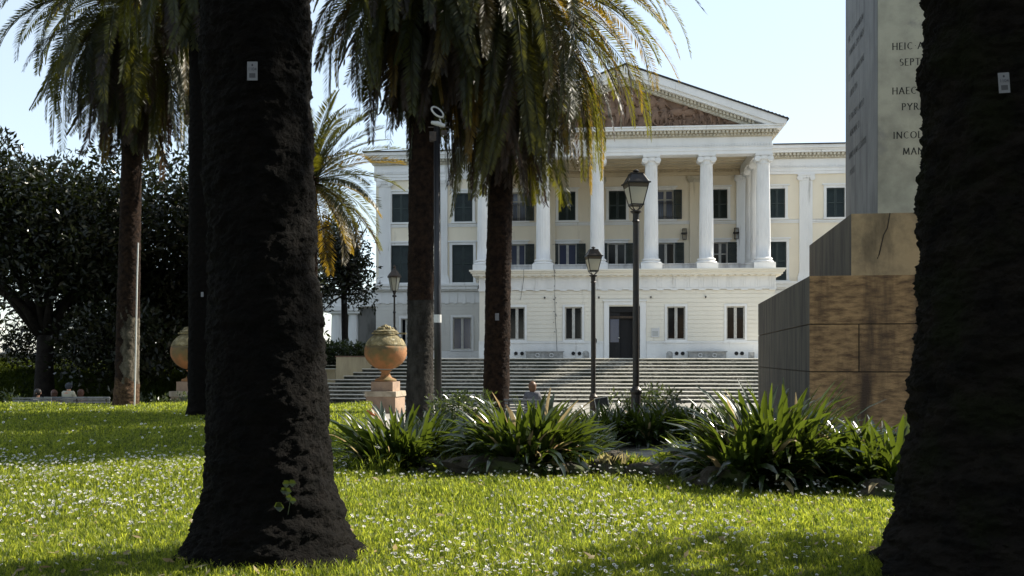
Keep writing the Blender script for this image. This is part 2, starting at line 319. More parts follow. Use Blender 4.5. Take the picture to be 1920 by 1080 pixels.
# ------------------------------------------------------------------ daisies
def dens(x, y):
    v = .5+.5*np.sin(x*1.15+1.7*np.sin(y*.8)+2.1)*np.sin(y*1.05+1.3*np.sin(x*.7))
    band = np.exp(-((y-lawnedge(x)+.45)/.55)**2)*(x > -1.5)
    left = np.exp(-((y-14.2)/2.6)**2)*(x < -2.2)
    return np.clip(.06+.85*v**3.2+.75*band+1.0*left, 0, 1)
n = 30000; yy = 7.0*(34/7.0)**rng.random(n); xx = (rng.random(n)*2-1)*yy*.54
k = (rng.random(n) < dens(xx, yy)*np.where(yy < 16, .50, .12)) & (yy < lawnedge(xx)-.0) & (xx > -20)
k &= ~((abs(xx+1.95) < .95) & (yy < 8.9)) & ~((xx > 2.75) & (yy < 7.9))
# nothing where the daisies would be out of the frame
k &= (abs(xx) < yy*.516+.05)
xx, yy = xx[k], yy[k]; order = np.argsort(yy); xx, yy = xx[order], yy[order]; yyn = len(xx)
def daisy_geom():
    V = []; Fq = []; mi = []
    nseg = 8; rr = .0175
    for kx in range(nseg):
        a0, a1 = 2*math.pi*kx/nseg, 2*math.pi*(kx+.82)/nseg
        b = len(V); V += [(.3*rr*math.cos(a0), .3*rr*math.sin(a0), 0), (rr*math.cos(a0), rr*math.sin(a0), .004), (rr*math.cos(a1), rr*math.sin(a1), .004), (.3*rr*math.cos(a1), .3*rr*math.sin(a1), 0)]
        Fq.append((b, b+1, b+2, b+3)); mi.append(0)
    b = len(V); r2 = .0074
    V += [(r2*math.cos(math.pi/2*i), r2*math.sin(math.pi/2*i), .001) for i in range(4)]+[(r2*.6*math.cos(math.pi/2*i), r2*.6*math.sin(math.pi/2*i), .0045) for i in range(4)]
    Fq += [(b+4, b+5, b+6, b+7)]+[(b+i, b+(i+1) % 4, b+4+(i+1) % 4, b+4+i) for i in range(4)]; mi += [1]*5
    b = len(V); V += [(-.0012, 0, -.07), (.0012, 0, -.07), (.0012, 0, 0), (-.0012, 0, 0)]; Fq.append((b, b+1, b+2, b+3)); mi.append(2)
    return np.array(V), np.array(Fq), np.array(mi)
dV, dF, dM = daisy_geom(); dmats = [M['petal'], M['petaly'], M['stem']]
NI = 300; proto = None
def droty(i):
    t = rng.normal(0, .32, 2); return (t[0]+.35, t[1], rng.random()*6.28)
for i in range(min(NI, yyn)):
    zz = Z(xx[i], yy[i])+.062+rng.random()*.035
    if proto is None: proto = npmesh('daisy', dV, dF, dmats, mi=dM); o = proto
    else: o = proto.copy(); C.objects.link(o)
    o.location = (xx[i], yy[i], zz); o.rotation_euler = droty(i); s_ = rng.uniform(.68, 1.02); o.scale = (s_, s_, 1)
    tag(o, 'small white daisy with yellow centre standing in the sunny lawn grass', 'daisy', 'daisies in the near lawn')
x2, y2 = xx[NI:], yy[NI:]; n2 = len(x2); z2 = zg(x2, y2)+.065+rng.random(n2)*.05
tall = (y2 > lawnedge(x2)-.9) & (x2 > 0); z2 = z2+tall*rng.random(n2)*.10
A = rng.normal(0, .3, n2)+.45; B = rng.normal(0, .3, n2); S = rng.uniform(.68, 1.02, n2)*np.clip(y2/13, 1, 1.8)
vx = dV[None, :, 0]*S[:, None]; vy = dV[None, :, 1]*S[:, None]; vz = np.repeat(dV[None, :, 2], n2, 0)
ca, sa, cb, sb = np.cos(A)[:, None], np.sin(A)[:, None], np.cos(B)[:, None], np.sin(B)[:, None]
vy, vz = vy*ca-vz*sa, vy*sa+vz*ca; vx, vz = vx*cb+vz*sb, -vx*sb+vz*cb
V = np.stack([vx+x2[:, None], vy+y2[:, None], vz+z2[:, None]], -1).reshape(-1, 3)
Fq = (dF[None]+(np.arange(n2)*len(dV))[:, None, None]).reshape(-1, 4)
o = npmesh('daisies', V, Fq, dmats, mi=np.tile(dM, n2)); tag(o, 'drifts of white daisies farther back across the lawn', 'daisies', kind='stuff')

# fallen leaves and bits of frond in the grass
r = np.random.default_rng(55); n = 900; y = 6.8*(15/6.8)**r.random(n); x = (r.random(n)*2-1)*y*.54; k = y < lawnedge(x); x, y = x[k], y[k]; n = len(x); z = zg(x, y)+.035+r.random(n)*.03
a = r.random(n)*6.28; L = .02+.04*r.random(n)**2; W = L*(.25+.2*r.random(n)); u = np.stack([np.cos(a)*L, np.sin(a)*L, r.normal(0, .3, n)*L], 1); v = np.stack([-np.sin(a)*W, np.cos(a)*W, r.normal(0, .4, n)*W], 1); c = np.stack([x, y, z], 1)
V = np.stack([c-u, c+v, c+u, c-v], 1).reshape(-1, 3); o = npmesh('fallen_leaves', V, np.arange(len(V)).reshape(-1, 4), M['strapd']); tag(o, 'small dry fallen leaves caught in the lawn grass', 'fallen leaves', kind='stuff')

# ------------------------------------------------------------------ the villa
TH = R(5.0); D0 = 56.0; c_, s_ = math.cos(TH), math.sin(TH); CX = PX(1177, D0); ZB = 1.55
villa = thing('villa', 'cream neoclassical villa with white columned portico and triangular pediment', 'villa', (CX, D0, ZB), -TH)
def BX(px, Y):
    k = (px-960)/F; return (k*(D0+Y*c_)-CX-Y*s_)/(c_+k*s_)
def BZ(py, X, Y): return (HZ-py)/F*(D0-X*s_+Y*c_)+EYE-ZB
def WL(X, Y, z=0): return Vector((CX+X*c_+Y*s_, D0-X*s_+Y*c_, ZB+z))
PB = 7.1
XL, XR = BX(899, 0), BX(1453.5, 0); XLW, XRW = BX(705, PB), BX(1650, PB); XC = (XL+XR)/2
def wall(mb, x0, x1, z0, z1, y, holes, th=.3, m=0):
    xsx = sorted({x0, x1, *[min(max(h[0], x0), x1) for h in holes], *[min(max(h[1], x0), x1) for h in holes]})
    zsx = sorted({z0, z1, *[min(max(h[2], z0), z1) for h in holes], *[min(max(h[3], z0), z1) for h in holes]})
    for i in range(len(xsx)-1):
        for j in range(len(zsx)-1):
            cx, cz = (xsx[i]+xsx[i+1])/2, (zsx[j]+zsx[j+1])/2
            if any(h[0] < cx < h[1] and h[2] < cz < h[3] for h in holes): continue
            mb.add([(xsx[i], y, zsx[j]), (xsx[i+1], y, zsx[j]), (xsx[i+1], y, zsx[j+1]), (xsx[i], y, zsx[j+1])], [(0, 1, 2, 3)], m)
    for h in holes:
        a, b, c, d = max(h[0], x0), min(h[1], x1), max(h[2], z0), min(h[3], z1)
        if a >= b or c >= d: continue
        v = [(a, y, c), (b, y, c), (b, y, d), (a, y, d), (a, y+th, c), (b, y+th, c), (b, y+th, d), (a, y+th, d)]
        mb.add(v, [(0, 4, 5, 1), (1, 5, 6, 2), (2, 6, 7, 3), (3, 7, 4, 0)], m)
def segs(x0, x1, holes, z0, z1):
    out = [(x0, x1)]
    for h in holes:
        if h[2] < z1 and h[3] > z0:
            new = []
            for a, b in out:
                if h[1] <= a or h[0] >= b: new.append((a, b)); continue
                if h[0] > a: new.append((a, h[0]))
                if h[1] < b: new.append((h[1], b))
            out = new
    return out
def courses(mb, x0, x1, z0, z1, y, holes, pitch=.235, gap=.018, proud=.025, m=0):
    nn = max(1, round((z1-z0)/pitch)); p = (z1-z0)/nn
    for i in range(nn):
        a, b = z0+i*p+gap/2, z0+(i+1)*p-gap/2
        for u, v in segs(x0, x1, holes, a, b):
            if v-u > .03: mb.box(u, v, y-proud, y+.02, a, b, m)
# --- windows
def frame_ring(mb, x0, x1, z0, z1, y0, y1, t, m=0, bottom=True):
    mb.box(x0, x0+t, y0, y1, z0, z1, m); mb.box(x1-t, x1, y0, y1, z0, z1, m); mb.box(x0+t, x1-t, y0, y1, z1-t, z1, m)
    if bottom: mb.box(x0+t, x1-t, y0, y1, z0, z0+t, m)
def surround(x0, x1, z0, z1, y, t=.17, hood=True, matn='white', proud=.06):
    s = MB(); s.box(x0-t, x0, y-proud, y+.05, z0, z1+t); s.box(x1, x1+t, y-proud, y+.05, z0, z1+t); s.box(x0, x1, y-proud, y+.05, z1, z1+t)
    s.box(x0-t-.05, x1+t+.05, y-proud-.05, y+.05, z0-.1, z0)
    if hood: s.box(x0-t-.09, x1+t+.09, y-proud-.07, y+.05, z1+t+.002, z1+t+.09)
    return s.build('window_surround', M[matn], villa)
def shutter_mesh(x0, x1, z0, z1, y, parent, ajar=0):
    s = MB(); t = .07; frame_ring(s, x0, x1, z0, z1, y-.045, y, t); s.box(x0+t, x1-t, y-.045, y, (z0+z1)/2-.04, (z0+z1)/2+.04)
    nn = int((z1-z0-2*t)/.07)
    for i in range(nn):
        zz = z0+t+(i+.5)*(z1-z0-2*t)/nn; s.add([(x0+t, y-.035, zz-.03), (x1-t, y-.035, zz-.03), (x1-t, y-.008, zz+.03), (x0+t, y-.008, zz+.03)], [(0, 1, 2, 3)])
    return s.build('shutter', M['shutter'], parent)
def closed_window(x0, x1, z0, z1, y):
    w_ = surround(x0, x1, z0, z1, y); mid = (x0+x1)/2
    shutter_mesh(x0+.01, mid-.006, z0+.01, z1-.01, y+.08, w_); shutter_mesh(mid+.006, x1-.01, z0+.01, z1-.01, y+.08, w_); 
def glazed(x0, x1, z0, z1, y, parent, gm='glass', name='pane', transom=None, fr=.07):
    s = MB(); frame_ring(s, x0, x1, z0, z1, y, y+.06, fr); mid = (x0+x1)/2; s.box(mid-.08, mid+.08, y-.01, y+.06, z0+fr, z1-fr)
    if transom: s.box(x0+fr, mid-.08, y, y+.05, transom-.03, transom+.03); s.box(mid+.08, x1-fr, y, y+.05, transom-.03, transom+.03)
    s.build('window_frame', M['winframe'], parent)
    s = MB(); s.box(x0+fr, x1-fr, y+.035, y+.045, z0+fr, z1-fr); s.build(name, M[gm], parent)
def open_window(x0, x1, z0, z1, y, gm, left=None, right=None, transom=None, rail=False):
    w_ = surround(x0, x1, z0, z1, y, hood=True); glazed(x0, x1, z0, z1, y+.14, w_, gm, transom=transom)
    if left: shutter_mesh(left[0], left[1], z0, z1, y-.075, w_)
    if right: shutter_mesh(right[0], right[1], z0, z1, y-.075, w_)
    if rail:
        s = MB(); h = (z1-z0)*.60
        s.box(x0, x1, y-.09, y-.065, z0+h-.04, z0+h); s.box(x0, x1, y-.09, y-.065, z0+.16, z0+.19); s.box(x0, x1, y-.09, y-.065, z0, z0+.03)
        nb = 9
        for i in range(nb):
            u = x0+(i+.5)*(x1-x0)/nb; s.box(u-.012, u+.012, y-.088, y-.067, z0+.03, z0+h-.04)
            s.lathe([(.045, -.012), (.045, .012)], (u, y-.078, z0+.10), 8)
            s.box(u-.04, u+.04, y-.086, y-.069, z0+h-.12, z0+h-.09)
        s.build('window_railing', M['iron'], w_)
# base block
baseH = [(BX(954, 0), BX(984, 0)), (BX(1059, 0), BX(1091.5, 0)), (BX(1250.5, 0), BX(1285, 0)), (BX(1362, 0), BX(1396.5, 0))]
holes = [(a, b, 1.04, 2.90) for a, b in baseH]; doorh = (BX(1142, 0), BX(1200, 0), -.1, 2.92)
b = MB(); wall(b, XL, XR, .0, 3.86, 0, holes+[doorh]); courses(b, XL, XR, .97, 3.84, 0, holes+[(doorh[0]-.3, doorh[1]+.35, -.1, 3.15)]+[(h[0]-.14, h[1]+.14, .9, 3.0) for h in holes])
b.box(XL, XL+.02, .001, PB-.3, 0, 3.86); b.box(XR-.02, XR, .001, PB-.3, 0, 3.86)
courses(b, XR-.0, XR+.025, .97, 3.84, .03, [], pitch=.235)
b.build('base_wall', M['creamlow'], villa)
b = MB()
for u, v in segs(XL-.03, XR+.03, [(doorh[0]-.3, doorh[1]+.35, 0, 3)], 0, .9): b.box(u, v, -.05, .0, 0, .86); b.box(u, v, -.085, .0, .862, .96)
b.build('plinth_band', M['white'], villa)
b = MB(); b.box(XL+.35, XR-.35, .5, .52, .1, 3.8); b.build('dark_interior', M['dark'], villa)
for (a, c2), h in zip(baseH, holes):
    s = MB(); t = .12; frame_ring(s, a-t, c2+t, h[2]-t, h[3]+t, -.05, -.001, t); s.box(a-t-.04, c2+t+.04, -.1, -.0, h[2]-t-.07, h[2]-t-.002)
    w_ = s.build('window_surround', M['white'], villa); glazed(a, c2, h[2], h[3], .10, w_, 'glass')
# door
s = MB(); dx0, dx1 = doorh[0], doorh[1]
s.box(dx0-.28, dx0, -.09, .0, 0, 3.0); s.box(dx1, dx1+.33, -.09, .0, 0, 3.0); s.box(dx0-.28, dx1+.33, -.09, .0, 3.002, 3.2)
s.box(dx0-.34, dx1+.39, -.15, .0, 3.202, 3.28)
df = s.build('door_frame', M['white'], villa)
s = MB(); s.box(dx0, dx0+.62, .16, .21, 0, 2.6); s.box(dx0+.62, dx1-.30, .30, .35, 0, 2.6); s.box(dx0, dx1-.30, .14, .22, 2.25, 2.38, 1); s.box(dx1-.34, dx1, .02, .08, 0, 2.92); s.box(dx0, dx1-.34, .12, .24, 2.6, 2.92)
dr = s.build('front_door', [M['dark'], M['ironbrown']], df); s = MB(); s.ell((dx0+.56, .11, 1.15), (.035, .05, .035)); s.ell((dx1-.17, -.02, 1.2), (.03, .05, .10)); s.build('handle', M['steel'], dr)
s = MB(); s.box(dx0+.07, dx0+.55, .15, .158, .9, 2.2)
for i in range(4): s.box(dx0+.08, dx0+.54, .142, .149, 1.15+i*.26, 1.27+i*.26)
s.build('door_pane', M['glassb'], df)
# frieze with triglyphs, cornice with mutules
b = MB(); b.box(XL-.03, XR+.03, -.06, PB-.3, 3.862, 4.575); b.box(XL-.06, XR+.06, -.10, .5, 3.862, 3.93)
nt_ = 22
for i in range(nt_):
    u = XL+.15+(XR-XL-.3)*i/(nt_-1)
    for q in (-.13, -.0, .13): b.box(u+q-.045, u+q+.045, -.085, -.055, 3.96, 4.55)
    b.box(u-.19, u+.19, -.13, -.09, 3.80, 3.862)
b.build('base_frieze', M['white'], villa)
b = MB(); yb_ = .5
prof = [(.0, 4.577, 4.66), (.33, 4.662, 4.80), (.42, 4.802, 4.90), (.50, 4.902, 4.985)]
for p, z0_, z1_ in prof: b.box(XL-.03-p, XR+.03+p, -.06-p, PB-.3, z0_, z1_)
for i in range(nt_*2-1):
    u = XL+.15+(XR-XL-.3)*i/(nt_*2-2); b.box(u-.10, u+.10, -.36, -.062, 4.61, 4.66)
for i in range(16):
    u = .2+i*.42
    b.box(XR+.032, XR+.34, u-.1, u+.1, 4.61, 4.66); b.box(XL-.34, XL-.032, u-.1, u+.1, 4.61, 4.66)
b.build('base_cornice', M['creamlow'], villa)
cols_px = [908, 1018.5, 1120, 1221, 1324.5, 1431]; CY = .80
colX = [BX(p, CY) for p in cols_px]
b = MB()
for i in range(5): b.box(colX[i]+.62, colX[i+1]-.62, .35, .75, 4.99, 5.28); b.box(colX[i]+.62, colX[i+1]-.62, .30, .80, 5.282, 5.34)
b.box(colX[5]-.25, colX[5]+.25, CY+.6, PB-.2, 4.99, 5.3)
b.build('parapet', M['parapet'], villa)
# columns (two side ones set back on each flank)
def volutes(b, x, y0, y1, z, r=.17, off=.36):
    for sx in (-1, 1):
        for rr, q in ((r, 0), (r*.72, -.02), (r*.42, -.035), (r*.16, -.05)): b.cyl_y((x+sx*off, z), rr, y0+q, y1-q, 14)
    b.box(x-off, x+off, y0+.03, y1-.03, z+.02, z+.15)
def capital_mb():
    b = MB(); volutes(b, 0, -.40, .40, -.27); b.box(-.48, .48, -.44, .44, -.10, -.004)
    b.lathe([(.36, -.56), (.37, -.52), (.345, -.50), (.36, -.36), (.43, -.26), (.43, -.12)], (0, 0, 0), 28)
    for k in range(28):
        a = 2*math.pi*k/28; b.ell((.41*math.cos(a), .41*math.sin(a), -.29), (.035, .035, .07), 6, 4)
    return b
zc0, zc1 = 5.0, 11.48
b = MB(); hs = 11.0-5.66
b.lathe([(.435, 0), (.415, .06)]+[(.41-.065*(t**1.6), .06+t*(hs-.12)) for t in np.linspace(0, 1, 8)]+[(.355, hs)], (0, 0, 5.66), 96, flute=24, fd=.075)
shaft = None; colparts = []
base = MB(); base.box(-.60, .60, -.60, .60, 4.99, 5.36); base.lathe([(.56, 5.362), (.60, 5.40), (.60, 5.44), (.55, 5.48), (.48, 5.50), (.47, 5.54), (.52, 5.56), (.53, 5.60), (.50, 5.64), (.44, 5.66)], (0, 0, 0), 32)
positions = [(x, CY) for x in colX]+[(colX[5], CY+2.15), (colX[5], CY+4.3), (colX[0], CY+2.15), (colX[0], CY+4.3)]
for i, (x, y) in enumerate(positions):
    if shaft is None:
        shaft = b.build('column', M['column'], villa, smooth=True, loc=(x, y, 0))
        cb = base.build('column_base', M['column'], shaft, smooth=False); cc = capital_mb().build('capital', M['white'], shaft, smooth=False, loc=(0, 0, 11.48))
    else:
        o = shaft.copy(); C.objects.link(o); o.parent = villa; o.location = (x, y, 0)
        for q in (cb, cc): z_ = q.copy(); C.objects.link(z_); z_.parent = o
# facade wall (portico back wall and both wings)
UZ = (8.76, 10.60); LZ = (4.86, 7.28)
up, lo = [], []
for p0, p1, kind in [(735, 768.5, 'c'), (852, 886, 'c'), (1047, 1079, 'c'), (1141.5, 1174, 'c'), (1333.5, 1364, 'c'), (1442, 1472, 'c'), (1549.5, 1584, 'c'), (959, 986, 'o'), (1231.5, 1262.5, 'o')]:
    up.append((BX(p0, PB), BX(p1, PB), *UZ, kind))
for p0, p1, kind in [(733, 769, 'c'), (848, 887.5, 'c'), (1440, 1474.5, 'c'), (1546, 1585, 'c'), (957, 985, 'o'), (1047, 1081, 'o'), (1139, 1173, 'o'), (1232, 1265, 'o'), (1337, 1364, 'o')]:
    lo.append((BX(p0, PB), BX(p1, PB), *LZ, kind))
lw = [(BX(752, PB), BX(772, PB), .55, 2.55), (BX(849, PB), BX(884, PB), .55, 2.62)]
b = MB(); hh = [h[:4] for h in up+lo]
wall(b, XLW, XRW, 4.3, 11.5, PB, hh)
b.box(XLW, XLW+.02, PB+.001, PB+14, 4.3, 11.5); b.box(XRW-.02, XRW, PB+.001, PB+14, 0, 11.5)
b.build('facade_wall', M['cream'], villa)
b = MB(); b.box(XR, XRW, PB, PB+.1, 0, 4.3); courses(b, XR+.05, XRW, .5, 3.55, PB, []); b.build('wing_base_wall', M['greylow'], villa)
b = MB(); wall(b, XLW, XL, -.0, 4.3, PB, lw); courses(b, XLW, XL-.05, .5, 3.55, PB, [(h[0]-.2, h[1]+.2, h[2]-.2, h[3]+.15) for h in lw])
b.box(XLW, XLW+.02, PB+.001, PB+14, -1.5, 4.3); b.build('wing_base_wall', M['greylow'], villa)
for u, v in ((XLW-.05, XL-.03), (XR+.03, XRW+.05)):
    b = MB(); b.box(u, v, PB-.05, PB, 0, .46)
    b.box(u, v, PB-.05, PB, 3.56, 4.28); b.box(u, v, PB-.20, PB, 4.30, 4.42); b.box(u, v, PB-.36, PB, 4.422, 4.62); b.box(u, v, PB-.44, PB, 4.622, 4.78)
    nn = int((v-u)/.55)
    for i in range(nn): x_ = u+.25+i*(v-u-.4)/nn; b.box(x_-.12, x_+.12, PB-.09, PB-.05, 3.50, 4.25); b.box(x_-.13, x_+.13, PB-.30, PB-.2, 4.36, 4.42)
    b.build('string_cornice', M['white'], villa)
b = MB()
for u, v in ((XLW, XL+.5), (XR-.5, XRW), (colX[0]+.5, colX[5]-.4)): b.box(u, v, PB-.05, PB, 8.44, 8.50); b.box(u, v, PB-.035, PB, 8.52, 8.62); b.box(u, v, PB-.06, PB, 8.64, 8.665)
b.build('sill_band', M['white'], villa)
b = MB(); b.box(XLW+.3, XRW-.3, PB+.5, PB+.52, .3, 11.4); b.build('wing_interior', M['dark'], villa)
for h in up:
    if h[4] == 'c': closed_window(*h[:4], PB)
    else: open_window(*h[:4], PB, 'glassb', left=(h[0]-.46, h[0]-.01), right=(h[1]+.01, h[1]+.53), transom=h[2]+1.25, rail=True)
for h in lo:
    if h[4] == 'c': closed_window(*h[:4], PB)
    else: open_window(*h[:4], PB, 'glassb' if h[0] < BX(1100, PB) else 'glass', left=(h[0]-.56, h[0]-.01), right=(h[1]+.01, h[1]+.58), transom=(6.55 if h[0] > BX(1300, PB) else None))
for h in lw:
    s = MB(); frame_ring(s, h[0]-.14, h[1]+.14, h[2]-.14, h[3]+.14, PB-.05, PB-.001, .14); w_ = s.build('window_surround', M['white'], villa)
    glazed(*h[:4], PB+.08, w_, 'glass' if h is lw[0] else 'glassb')
    if h is lw[1]:
        s = MB()
        for i in range(12): u = h[0]+.08+i*.088; s.box(u, u+.07, PB+.17, PB+.18, h[2]+.08, h[3]-.08)
        s.build('curtain', M['stone'], w_)
# pilasters
def pilaster(x, y, w2=.40, z0=4.99, m='white', capz=11.45):
    b = MB(); b.box(x-w2, x+w2, y-.12, y+.02, z0+.5, capz-.40)
    for k in range(6): u = x-w2+.07+k*(2*w2-.14)/5; b.box(u-.035, u+.035, y-.145, y-.12, z0+.6, capz-.5)
    b.box(x-w2-.1, x+w2+.1, y-.2, y+.02, z0, z0+.34); b.box(x-w2-.06, x+w2+.06, y-.17, y+.02, z0+.342, z0+.5)
    o = b.build('pilaster', M[m], villa)
    b = MB(); volutes(b, x, y-.24, y-.02, capz-.22, .17, .38); b.box(x-.52, x+.52, y-.26, y, capz-.07, capz-.002); b.box(x-w2, x+w2, y-.16, y-.02, capz-.40, capz-.07)
    for k in range(5): b.ell((x-.26+.13*k, y-.19, capz-.22), (.045, .05, .07), 6, 4)
    b.build('capital', M['dent' if m == 'cream' else 'white'], o)
for p in (1510.5, 828, 722): pilaster(BX(p, PB), PB, z0=4.79)
for i in (1, 2, 3, 4): pilaster(colX[i]+.02, PB, m='cream')
pilaster(colX[5]-.25, PB, m='white'); pilaster(colX[0]+.25, PB, m='white')
# entablatures
ex0, ex1 = colX[0]-.42, colX[5]+.42; ey0 = CY-.42
def layers(b, x0, x1, y0, y1, lst, m=None):
    for p, z0_, z1_ in lst: b.box(x0-p, x1+p, y0-p, y1, z0_, z1_, m)
def dentils(b, x0, x1, y, z0, z1, wd, gp, dep, m=None):
    nn = int((x1-x0)/(wd+gp)); st = (x1-x0)/nn
    for i in range(nn): b.box(x0+i*st+gp/2, x0+i*st+gp/2+wd, y-dep, y+.02, z0, z1, m)
def dentils_y(b, y0, y1, x, z0, z1, wd, gp, dep, sg):
    nn = int((y1-y0)/(wd+gp)); st = (y1-y0)/nn
    for i in range(nn):
        a = sorted((x-.02*sg, x+dep*sg)); b.box(a[0], a[1], y0+i*st+gp/2, y0+i*st+gp/2+wd, z0, z1)
b = MB()
# ring beam
for (z0_, z1_, p) in ((11.48, 11.66, 0), (11.662, 11.86, .03), (11.862, 11.905, .06)):
    b.box(ex0-p, ex1+p, ey0-p, ey0+.85, z0_, z1_); b.box(ex1-.85, ex1+p, ey0+.852, PB, z0_, z1_); b.box(ex0-p, ex0+.85, ey0+.852, PB, z0_, z1_)
b.box(ex0, ex1, ey0, PB, 12.05, 12.42)
b.box(ex0, ex1, ey0, ey0+.85, 11.907, 12.048); b.box(ex1-.85, ex1, ey0+.852, PB, 11.907, 12.048); b.box(ex0, ex0+.85, ey0+.852, PB, 11.907, 12.048)
dentils(b, ex0, ex1, ey0, 11.92, 12.04, .085, .075, .06); dentils_y(b, ey0, PB, ex1, 11.92, 12.04, .085, .075, .06, 1)
b.build('portico_architrave', M['white'], villa)
b = MB(); layers(b, ex0, ex1, ey0, PB, [(.05, 12.422, 12.47), (.13, 12.472, 12.60), (.2, 12.602, 12.76)])
dentils(b, ex0-.13, ex1+.13, ey0-.13, 12.475, 12.585, .10, .09, .08); dentils(b, ex0-.2, ex1+.2, ey0-.2, 12.60, 12.755, .13, .085, .17)
dentils_y(b, ey0, PB, ex1+.13, 12.475, 12.585, .10, .09, .08, 1); dentils_y(b, ey0, PB, ex1+.2, 12.60, 12.755, .13, .085, .17, 1)
b.build('dentil_course', M['dent'], villa)
b = MB(); layers(b, ex0, ex1, ey0, PB, [(.50, 12.762, 12.90), (.56, 12.902, 12.98)]); b.build('corona', M['white'], villa)
b = MB(); b.box(ex0+.86, ex1-.86, ey0+.86, PB-.01, 12.0, 12.04)
for i in range(6): y_ = ey0+1.1+i*.95; b.box(ex0+.9, ex1-.9, y_, y_+.12, 11.95, 12.0)
b.box(ex0+.86, ex1-.86, PB-.18, PB, 11.48, 11.70); b.box(ex0+.86, ex1-.86, PB-.34, PB, 11.86, 11.995); dentils(b, ex0+.9, ex1-.9, PB-.1, 11.72, 11.84, .12, .12, .12); b.box(ex0+.86, ex1-.86, PB-.1, PB, 11.70, 11.86)
b.build('portico_ceiling', M['ceiling'], villa)
b = MB(); b.box(XL+.1, XR-.1, .3, PB, 4.9, 4.988); b.build('portico_floor', M['stone'], villa)
for nm, u, v in (('left', XLW, ex0-.1), ('right', ex1+.1, XRW)):
    b = MB(); layers(b, u, v, PB-.02, PB+14, [(.05, 11.48, 11.66), (.09, 11.662, 11.86), (.13, 11.862, 11.905), (.05, 11.907, 12.42)]) if False else None
    for p, z0_, z1_ in [(.10, 11.48, 11.66), (.13, 11.662, 11.86), (.17, 11.862, 11.905), (.10, 11.907, 12.42), (.5, 12.762, 12.90), (.55, 12.902, 13.0), (.66, 13.002, 13.2)]:
        b.box(u-(p if nm == 'left' else 0), v+(p if nm == 'right' else 0), PB-p, PB+13, z0_, z1_)
    dentils(b, u, v, PB-.10, 11.92, 12.04, .085, .075, .06)
    b.build('wing_entablature', M['white'], villa)
    b = MB()
    for p, z0_, z1_ in [(.15, 12.422, 12.47), (.22, 12.472, 12.60), (.28, 12.602, 12.76)]: b.box(u-(p if nm == 'left' else 0), v+(p if nm == 'right' else 0), PB-p, PB+12.9, z0_, z1_)
    dentils(b, u, v, PB-.22, 12.475, 12.585, .10, .09, .08); dentils(b, u, v, PB-.28, 12.60, 12.755, .13, .11, .17)
    b.build('dentil_course', M['dent'], villa)
    b = MB(); b.box(u-(.72 if nm == 'left' else 0), v+(.72 if nm == 'right' else 0), PB-.74, PB+13.1, 13.202, 13.27); b.build('gutter', M['gutter'], villa)
# pediment
px0, px1 = XC-(BX(1475, -.2)-XC), BX(1475, -.2); pz = 12.99; slope = .362
def rake(z0off, z1off, y0, y1, m, nm, mat_):
    b = MB()
    for sx in (-1, 1):
        xe = XC+sx*(px1-XC); ap = (px1-XC)*slope
        pts = [(xe, 13.22+z0off), (xe, 13.22+z1off), (XC, 13.22+ap+z1off), (XC, 13.22+ap+z0off)]
        pts = [(x, z) for x, z in pts]
        # cut the foot at the level of the cornice
        zb = 12.982
        if 13.22+z0off < zb:
            xt = XC+sx*((px1-XC)-(zb-13.22-z0off)/slope)
            if 13.22+z1off > zb: pts = [(xt, zb), (xe, zb), (xe, 13.22+z1off), (XC, 13.22+ap+z1off), (XC, 13.22+ap+z0off)]
            else: xt2 = XC+sx*((px1-XC)-(zb-13.22-z1off)/slope); pts = [(xt, zb), (xt2, zb), (XC, 13.22+ap+z1off), (XC, 13.22+ap+z0off)]
        if sx < 0: pts = pts[::-1]
        b.prism_xz(pts[::-1] if False else pts, y0, y1)
    return b
b = rake(-.42, -.0, ey0-.62, PB+2, 0, '', 0); b2 = rake(-.62, -.422, ey0-.50, PB+2, 0, '', 0); b.add(b2.v, b2.f)
b.build('raking_cornice', M['white'], villa)
b = rake(-.98, -.62, ey0-.14, ey0+1, 0, '', 0)
for sx in (-1, 1):
    nn = 40
    for i in range(nn):
        t = .10+.90*(i+.5)/nn; x = XC+sx*(px1-XC)*(1-t); zt = 13.22+(px1-XC)*slope*t-.625
        if zt-.2 < 12.99: continue
        b.add([(x-.065, y, z) for y in (ey0-.30, ey0-.13) for z in (zt-.17+sx*.065*slope, zt+sx*.065*slope)]+[(x+.065, y, z) for y in (ey0-.30, ey0-.13) for z in (zt-.17-sx*.065*slope, zt-sx*.065*slope)],
              [(0, 1, 5, 4), (0, 2, 3, 1), (4, 5, 7, 6), (0, 4, 6, 2), (1, 3, 7, 5)])
        x2_ = x+.03; b.box(x2_-.05, x2_+.05, ey0-.20, ey0-.13, zt-.335, zt-.22)
b.build('dentil_course', M['dent'], villa)
W = px1-XC
b = MB(); b.prism_xz([(XC-W+1.2, 12.984), (XC+W-1.2, 12.984), (XC, 12.984+(W-1.2)*slope)], ey0+.1, ey0+.5); b.build('tympanum', M['terra'], villa)
b = MB(); b.box(XC-W+1.6, XC+W-1.6, ey0-.05, ey0+.12, 12.984, 13.09); b.build('tympanum_ledge', M['parapet'], villa)
